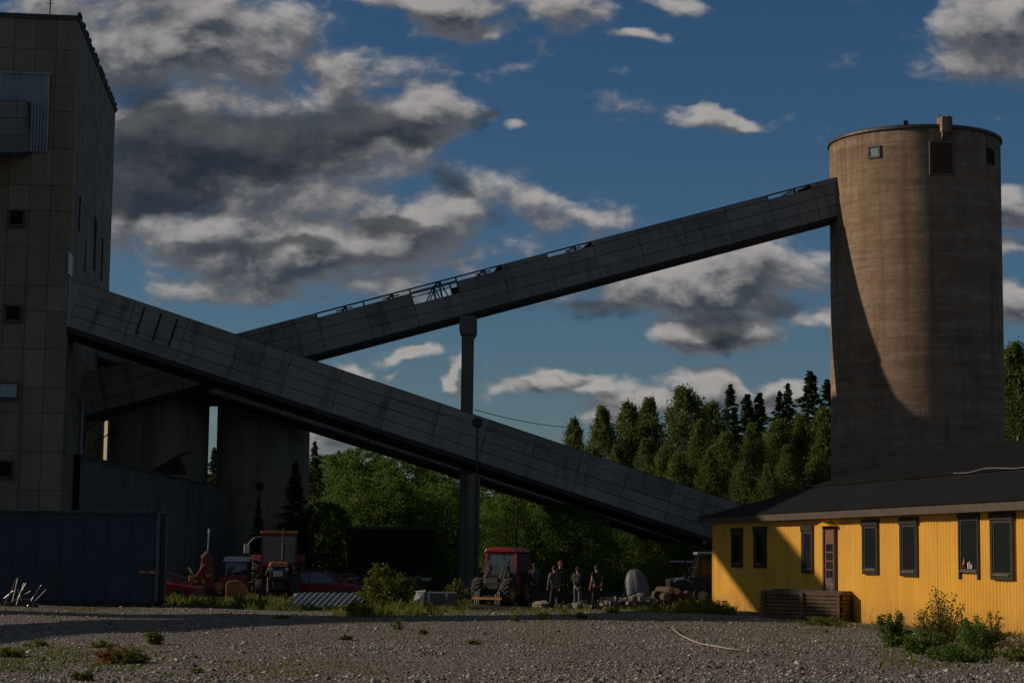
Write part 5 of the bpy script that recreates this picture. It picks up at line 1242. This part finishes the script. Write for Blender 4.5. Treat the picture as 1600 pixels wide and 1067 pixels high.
def make_tree(name, label, cat, kind, h, r, n, leaf, mt, bark, seed, base=.15, group=None, limbs=10):
    rg = np.random.default_rng(seed); rr = random.Random(seed)
    t_ = thing(name, label, cat, (0, 0, 0), 0, group)
    Q, tone = crown(kind, h, r, n, leaf, rg, base); quads('crown', Q, mt, tone, t_)
    m = MB(); R0 = .012 * h + .03; bx, by = rr.uniform(-.2, .2), rr.uniform(-.2, .2)
    m.tube([(0, 0, -.3), (bx * .3, by * .3, h * .3), (bx, by, h * .6), (bx * .7, by, h * .97)], [R0, R0 * .75, R0 * .45, .015], 7)
    for k in range(limbs):
        z0 = h * rr.uniform(base, .8); a = rr.uniform(0, 6.28); L = r * rr.uniform(.5, .95) * (1 - z0 / h * .5)
        up = -.15 if kind == 'spruce' else .45
        m.tube([(bx * z0 / h, by * z0 / h, z0), (L * .5 * math.cos(a), L * .5 * math.sin(a), z0 + L * up * .6), (L * math.cos(a), L * math.sin(a), z0 + L * up)], [R0 * .35, R0 * .2, .012], 5)
    m.build('trunk', bark, t_); return t_
PROT = {}
def proto(key, *a, **k): PROT[key] = [make_tree(*a, **k), False, k.get('h') or a[4]]
proto('b1', 'birch_tree', 'x', 'tree', 'birch', 13.0, 2.3, 26000, .145, M_['birch_leaf'], M_['bark_birch'], 1)
proto('b2', 'birch_tree', 'x', 'tree', 'birch', 12.5, 2.0, 23000, .145, M_['birch_leaf'], M_['bark_birch'], 2, base=.2)
proto('b3', 'birch_tree', 'x', 'tree', 'birch', 11.5, 2.6, 26000, .145, M_['birch_leaf'], M_['bark_birch'], 3)
proto('s1', 'spruce_tree', 'x', 'tree', 'spruce', 15.0, 2.3, 22000, .16, M_['spruce_leaf'], M_['bark'], 4, base=.12, limbs=26)
proto('s2', 'spruce_tree', 'x', 'tree', 'spruce', 14.0, 1.9, 19000, .16, M_['spruce_leaf'], M_['bark'], 5, base=.1, limbs=26)
proto('r1', 'broadleaf_tree', 'x', 'tree', 'round', 6.0, 3.0, 30000, .13, M_['bush_leaf'], M_['bark'], 6, base=.05)
proto('r2', 'broadleaf_tree', 'x', 'tree', 'round', 8.0, 3.2, 30000, .145, M_['bush_leaf'], M_['bark'], 8, base=.08)
def tree(key, label, px, ytop, D, ws=1.0, group=None):
    src, used, h = PROT[key]
    o = copy_tree(src) if used else src; PROT[key][1] = True
    top = P(px, ytop, D); k = (top.z + .15) / h
    o.location = (top.x, D, -.15); o.scale = (k * ws, k * ws, k); o.rotation_euler = (0, 0, rnd.uniform(0, 6.28)); o['label'] = label
    if group: o['group'] = group
    elif 'group' in o: del o['group']
    return o
GR = 'trees of the wood between gallery and silo'
back = [('b2', 897, 648, 128, .8, 'small slim birch, first treetop right of where the wire meets the woods'),
        ('b1', 942, 628, 126, .9, 'pointed birch next to the slim first birch right of the wire'),
        ('b2', 982, 622, 128, 1., 'left one of twin birches with tops almost touching above the gallery'),
        ('b1', 1014, 615, 127, .9, 'right one of twin birches with tops almost touching above the gallery'),
        ('b3', 1070, 596, 126, .95, 'broadest and tallest birch midway between the column and the silo'),
        ('b2', 1112, 622, 130, 1., 'birch directly right of the tallest broad birch'),
        ('s1', 1141, 602, 134, 1.35, 'dark spruce tip rising alone among birches right of the tallest birch'),
        ('s2', 1168, 618, 136, 1.80, 'dark spruce beside the lone spruce tip, slightly lower'),
        ('s2', 1187, 616, 134, 1.65, 'dark blunt spruce left of the paired spruce tips'),
        ('s1', 1218, 612, 136, 1.20, 'left of the paired dark spruce tips, the lower tip'),
        ('s1', 1231, 600, 136, 1.20, 'right of the paired dark spruce tips, the higher tip'),
        ('s2', 1266, 582, 134, 1.80, 'tallest dark spruce near the left edge of the big silo'),
        ('s1', 1293, 594, 135, 1.50, 'dark spruce half hidden by the left edge of the big silo')]
for (k_, x, y, D, ws, lb) in back: tree(k_, lb, x, y, D, ws, GR)
front = [('b3', 1040, 690, 119, .8), ('b1', 1092, 650, 121, .75), ('b3', 1133, 668, 118, .85), ('b1', 1176, 655, 119, .9), ('b3', 1215, 648, 121, .95),
         ('b1', 1252, 640, 122, .95), ('b3', 1288, 632, 121, .9), ('b2', 1108, 700, 116, .9), ('b3', 1160, 715, 115, .8), ('b1', 1232, 690, 116, 1.0), ('b2', 1284, 680, 117, 1.1),
         ('b3', 1060, 700, 117, .8), ('b1', 965, 690, 121, 1.), ('b2', 1010, 680, 120, 1.), ('b3', 925, 690, 123, .9), ('b1', 1200, 720, 114, .9)]
for (k_, x, y, D, ws) in front: tree(k_, 'yellow-green birch in the lower front row of the wood before the big silo', x, y, D, ws, 'front row birches of the wood')
tree('b1', 'tall birch close against the right edge of the big silo', 1582, 527, 124, 1.0, 'trees right of the silo')
tree('b3', 'birch at the right picture edge beside the silo', 1612, 535, 128, 1.1, 'trees right of the silo')
tree('r1', 'large round bright green tree standing under the sloping gallery', 897, 780, 109.4, 1.05)
tree('r1', 'smaller green tree right of the large round one under the gallery end', 1030, 800, 112, .8)
tree('r1', 'low leafy tree just left of the dark truck', 1078, 842, 108, .9)
tree('r2', 'dark leafy tree right of the large round green tree', 965, 800, 116, .9)
LG = 'broadleaf trees under the galleries'
for i, (k_, x, y, D, ws) in enumerate([('r2', 520, 712, 135, 1.), ('r2', 560, 702, 132, 1.), ('b3', 590, 706, 136, 1.), ('r2', 630, 716, 130, 1.1), ('b3', 662, 722, 134, 1.), ('r2', 700, 730, 128, 1.), ('r2', 770, 748, 126, 1.1),
                                       ('r2', 692, 758, 116, .9), ('r2', 606, 748, 112, 1.), ('r2', 556, 745, 112.5, .9), ('r2', 645, 765, 115, .9), ('r2', 790, 775, 120, 1.0), ('r2', 850, 770, 124, 1.0)]):
    tree(k_, 'leafy green tree in the mass between the right grey silo and the round tree', x, y, D, ws, LG)
tree('s1', 'dark spruce at the right edge of the right grey silo', 492, 690, 116, 1.3)
tree('s2', 'dark spruce seen through the gap between the grey silos', 335, 700, 134, 1.3)
tree('s2', 'dark narrow spruce standing before the right grey silo, left one', 404, 778, 99.5, 1.2)
tree('s1', 'dark wide spruce standing before the right grey silo, right one', 462, 722, 101, 1.5)
tree('r2', 'dark leafy tree in the shade above the old cab tractor', 508, 785, 104, 1.0)
tree('r1', 'low shaded tree between the hopper and the column', 682, 853, 92, .6)
# far wood: one mass closing the gaps
rg = np.random.default_rng(50); n = 60000
X = rg.uniform(-45, 60, n); Yv = rg.uniform(138, 152, n); top = 6.3 + 1.2 * np.sin(X * .5) + .8 * np.sin(X * 1.3 + 1) + np.where(X > 3, 2.2, 0) ; Z = rg.random(n) ** .8 * top - .2
o = quads('distant_wood', leafquads(np.stack([X, Yv, Z], 1), .5, rg), M_['spruce_leaf'], rg.random(n)); tag(o, 'dark far wood closing the view behind the nearer trees', 'wood', kind='stuff')
rg = np.random.default_rng(51); n = 26000
X = rg.uniform(-12, 24, n); Yv = rg.uniform(104, 112, n); Z = rg.random(n) * (1.4 + .6 * np.sin(X * 1.7)) - .2
o = quads('undergrowth', leafquads(np.stack([X, Yv, Z], 1), .2, rg), M_['bush_leaf'], rg.random(n)); tag(o, 'low shaded undergrowth at the foot of the wood', 'undergrowth', kind='stuff')

# shrubs near
def shrub(label, px, py, w_px, h_px, seed, n=2600, leaf=.06, mt='weed_leaf', kind='dome', group=None, name='shrub', clumps=None):
    p = G(px, py); h = h_px / FPX * p.y; r = w_px / 2 / FPX * p.y; rg = np.random.default_rng(seed); rr = random.Random(seed)
    t_ = thing(name, label, 'shrub', (p.x, p.y, gz(p.x, p.y)), 0, group)
    ns = clumps or 22; C = []; m = MB()
    for s in range(ns):
        a = rr.uniform(0, 6.28); q = rr.random() ** .6; x1, y1 = r * q * math.cos(a), r * q * math.sin(a) * .8; z1 = h * rr.uniform(.45, 1.0) * (1 - .45 * q * q)
        x0, y0 = x1 * .35, y1 * .35; m.tube([(x0, y0, 0), ((x0 + x1) / 2, (y0 + y1) / 2, z1 * .6), (x1, y1, z1)], [.012, .008, .003], 4, cap=False)
        k = n // ns; tt = rg.random(k) ** .75
        base = np.stack([x0 + (x1 - x0) * tt, y0 + (y1 - y0) * tt, z1 * tt], 1); C.append(base + rg.normal(0, 1, (k, 3)) * np.array([.16 * r + .02, .16 * r + .02, .05 * h + .01]) * (1.15 - tt * .8)[:, None])
    C = np.concatenate(C); C[:, 2] = np.clip(C[:, 2], .01, None)
    m.build('stem', M_['bark'], t_); quads('foliage', leafquads(C, leaf, rg), M_[mt], rg.random(len(C)), t_)
    return t_
shrub('big leafy green shrub between the ridge roof piece and the pale block', 600, 950, 105, 74, 21, 5200, .09)
shrub('smaller green shrub at the right foot of the big leafy shrub', 560, 962, 50, 30, 22, 1400, .07)
shrub('yellow-green bush between the pale block and the loader tractor', 712, 938, 42, 42, 23, 1500, .08)
shrub('dark green shrub left of the airy one by the yellow wall', 1397, 1008, 56, 66, 24, 2600, .065, 'bush_leaf')
shrub('tall airy yellow-green shrub against the yellow wall', 1476, 1008, 100, 96, 25, 2800, .05, clumps=30)
shrub('low wide green shrub below the airy one at the wall', 1445, 1022, 90, 42, 26, 2600, .055, 'bush_leaf')
shrub('green shrub below the last window of the yellow building', 1525, 1020, 90, 66, 27, 3200, .055, 'bush_leaf')
shrub('low spreading shrub below and right of the airy one', 1500, 1036, 110, 34, 39, 1800, .055, 'bush_leaf')
shrub('thin yellow-green shoots between the airy shrub and the last window', 1552, 1006, 60, 52, 40, 700, .05, clumps=16)
shrub('low weedy shrub at the lower right picture edge', 1590, 1030, 60, 30, 28, 1200, .05)
shrub('green weeds at the far corner of the yellow building', 1100, 956, 80, 30, 29, 2200, .06)
shrub('single small weed in front of the people', 852, 972, 22, 16, 30, 260, .05, clumps=8)
shrub('small weed on the gravel before the loader tractor', 805, 973, 18, 12, 31, 200, .05, clumps=8)
shrub('lone upright weed on the gravel below the big shrub', 622, 985, 24, 20, 32, 260, .05, clumps=8)
shrub('leafy weed tuft on the gravel before the container', 243, 1008, 36, 26, 33, 520, .06, clumps=10)
shrub('reddish and green weed patch on the gravel at left', 180, 1034, 78, 26, 34, 1600, .055, 'red_leaf')
shrub('green weed patch beside the reddish one', 205, 1036, 60, 26, 35, 1300, .05)
shrub('small green weed at the bottom left', 130, 1062, 34, 20, 36, 420, .05, clumps=8)
shrub('weed tuft at the left picture edge', 15, 1020, 60, 18, 37, 700, .05)
shrub('low weeds before the timber crate', 1290, 980, 90, 18, 38, 1300, .05)

for i, (x_, y_, w_, h_, mt_, lb_) in enumerate(((660, 990, 16, 9, 'weed_leaf', 'tiny weed right of the lone upright weed'), (742, 1008, 20, 8, 'weed_leaf', 'flat weed tuft in the middle of the gravel'), (540, 1000, 22, 10, 'weed_leaf', 'flat weed tuft left of the lone upright weed'),
        (60, 1008, 50, 14, 'weed_leaf', 'low weeds above the left edge tuft'), (905, 968, 26, 14, 'weed_leaf', 'weed at the gravel edge below the jeans person'), (960, 962, 30, 14, 'weed_leaf', 'weed at the gravel edge below the tarpaulin'),
        (160, 1012, 40, 12, 'weed_leaf', 'low weeds above the reddish patch'), (310, 1050, 24, 8, 'weed_leaf', 'small flat weed right of the reddish patch'), (1020, 958, 46, 20, 'bush_leaf', 'dark weeds in front of the log ends'), (440, 968, 26, 7, 'weed_leaf', 'flat weed in the shaded gravel band'))):
    shrub(lb_, x_, y_, w_, h_, 80 + i, 380, .05, mt_, clumps=8, name='weed')
# grass as stuff
def grass(name, label, regions, seed, hgt=.28):
    rg = np.random.default_rng(seed); Qs = []; Ts = []
    for (x0, x1, y0, y1, n, hs_) in regions:
        px = rg.uniform(x0, x1, n); py = rg.uniform(y0, y1, n); pts = np.array([G(a, b)[:2] for a, b in zip(px, py)])
        cl = np.sin(pts[:, 0] * 1.3) + np.sin(pts[:, 0] * 3.3 + pts[:, 1] * 1.7) + .8 * np.sin(pts[:, 0] * 8.1); H = hgt * hs_ * rg.uniform(.2, 1.2, n) * np.clip(.62 + .38 * cl, .12, 2)
        z = gz_np(pts[:, 0], pts[:, 1]); a = rg.uniform(0, np.pi, n); wv = .012 * np.stack([np.cos(a), np.sin(a)], 1); ln = rg.normal(0, .3, (n, 2)) * H[:, None]
        b0 = np.column_stack([pts - wv, z]); b1 = np.column_stack([pts + wv, z]); tp_ = np.column_stack([pts + ln, z + H]); md = np.column_stack([pts + ln * .35 + wv * .8, z + H * .6])
        Qs.append(np.stack([b0, b1, md, tp_], 1)); Ts.append(rg.random(n))
    o = quads(name, np.concatenate(Qs), M_['weed_leaf'], np.concatenate(Ts)); return tag(o, label, 'grass', kind='stuff')
grass('grass', 'ragged grass and weeds along the back edge of the gravel yard', [(262, 400, 934, 948, 5000, 1.25), (385, 580, 936, 952, 5000, .9), (520, 730, 944, 964, 5000, .8), (730, 960, 950, 962, 1800, .5), (940, 1130, 944, 962, 3500, .8),
      (1240, 1420, 972, 990, 1400, .4), (1370, 1600, 1000, 1045, 1600, .45), (1060, 1150, 944, 962, 3000, 1.1), (1430, 1600, 988, 1000, 1500, .8), (640, 760, 930, 942, 2500, 1.0)], 61)
grass('grass', 'scattered green blades on the open gravel', [(0, 260, 1010, 1045, 2200, .35), (0, 1600, 960, 1067, 3500, .22), (0, 240, 948, 956, 900, .35), (380, 1150, 958, 976, 3800, .28), (120, 620, 1035, 1060, 900, .3), (600, 900, 975, 1010, 500, .4)], 62, .22)
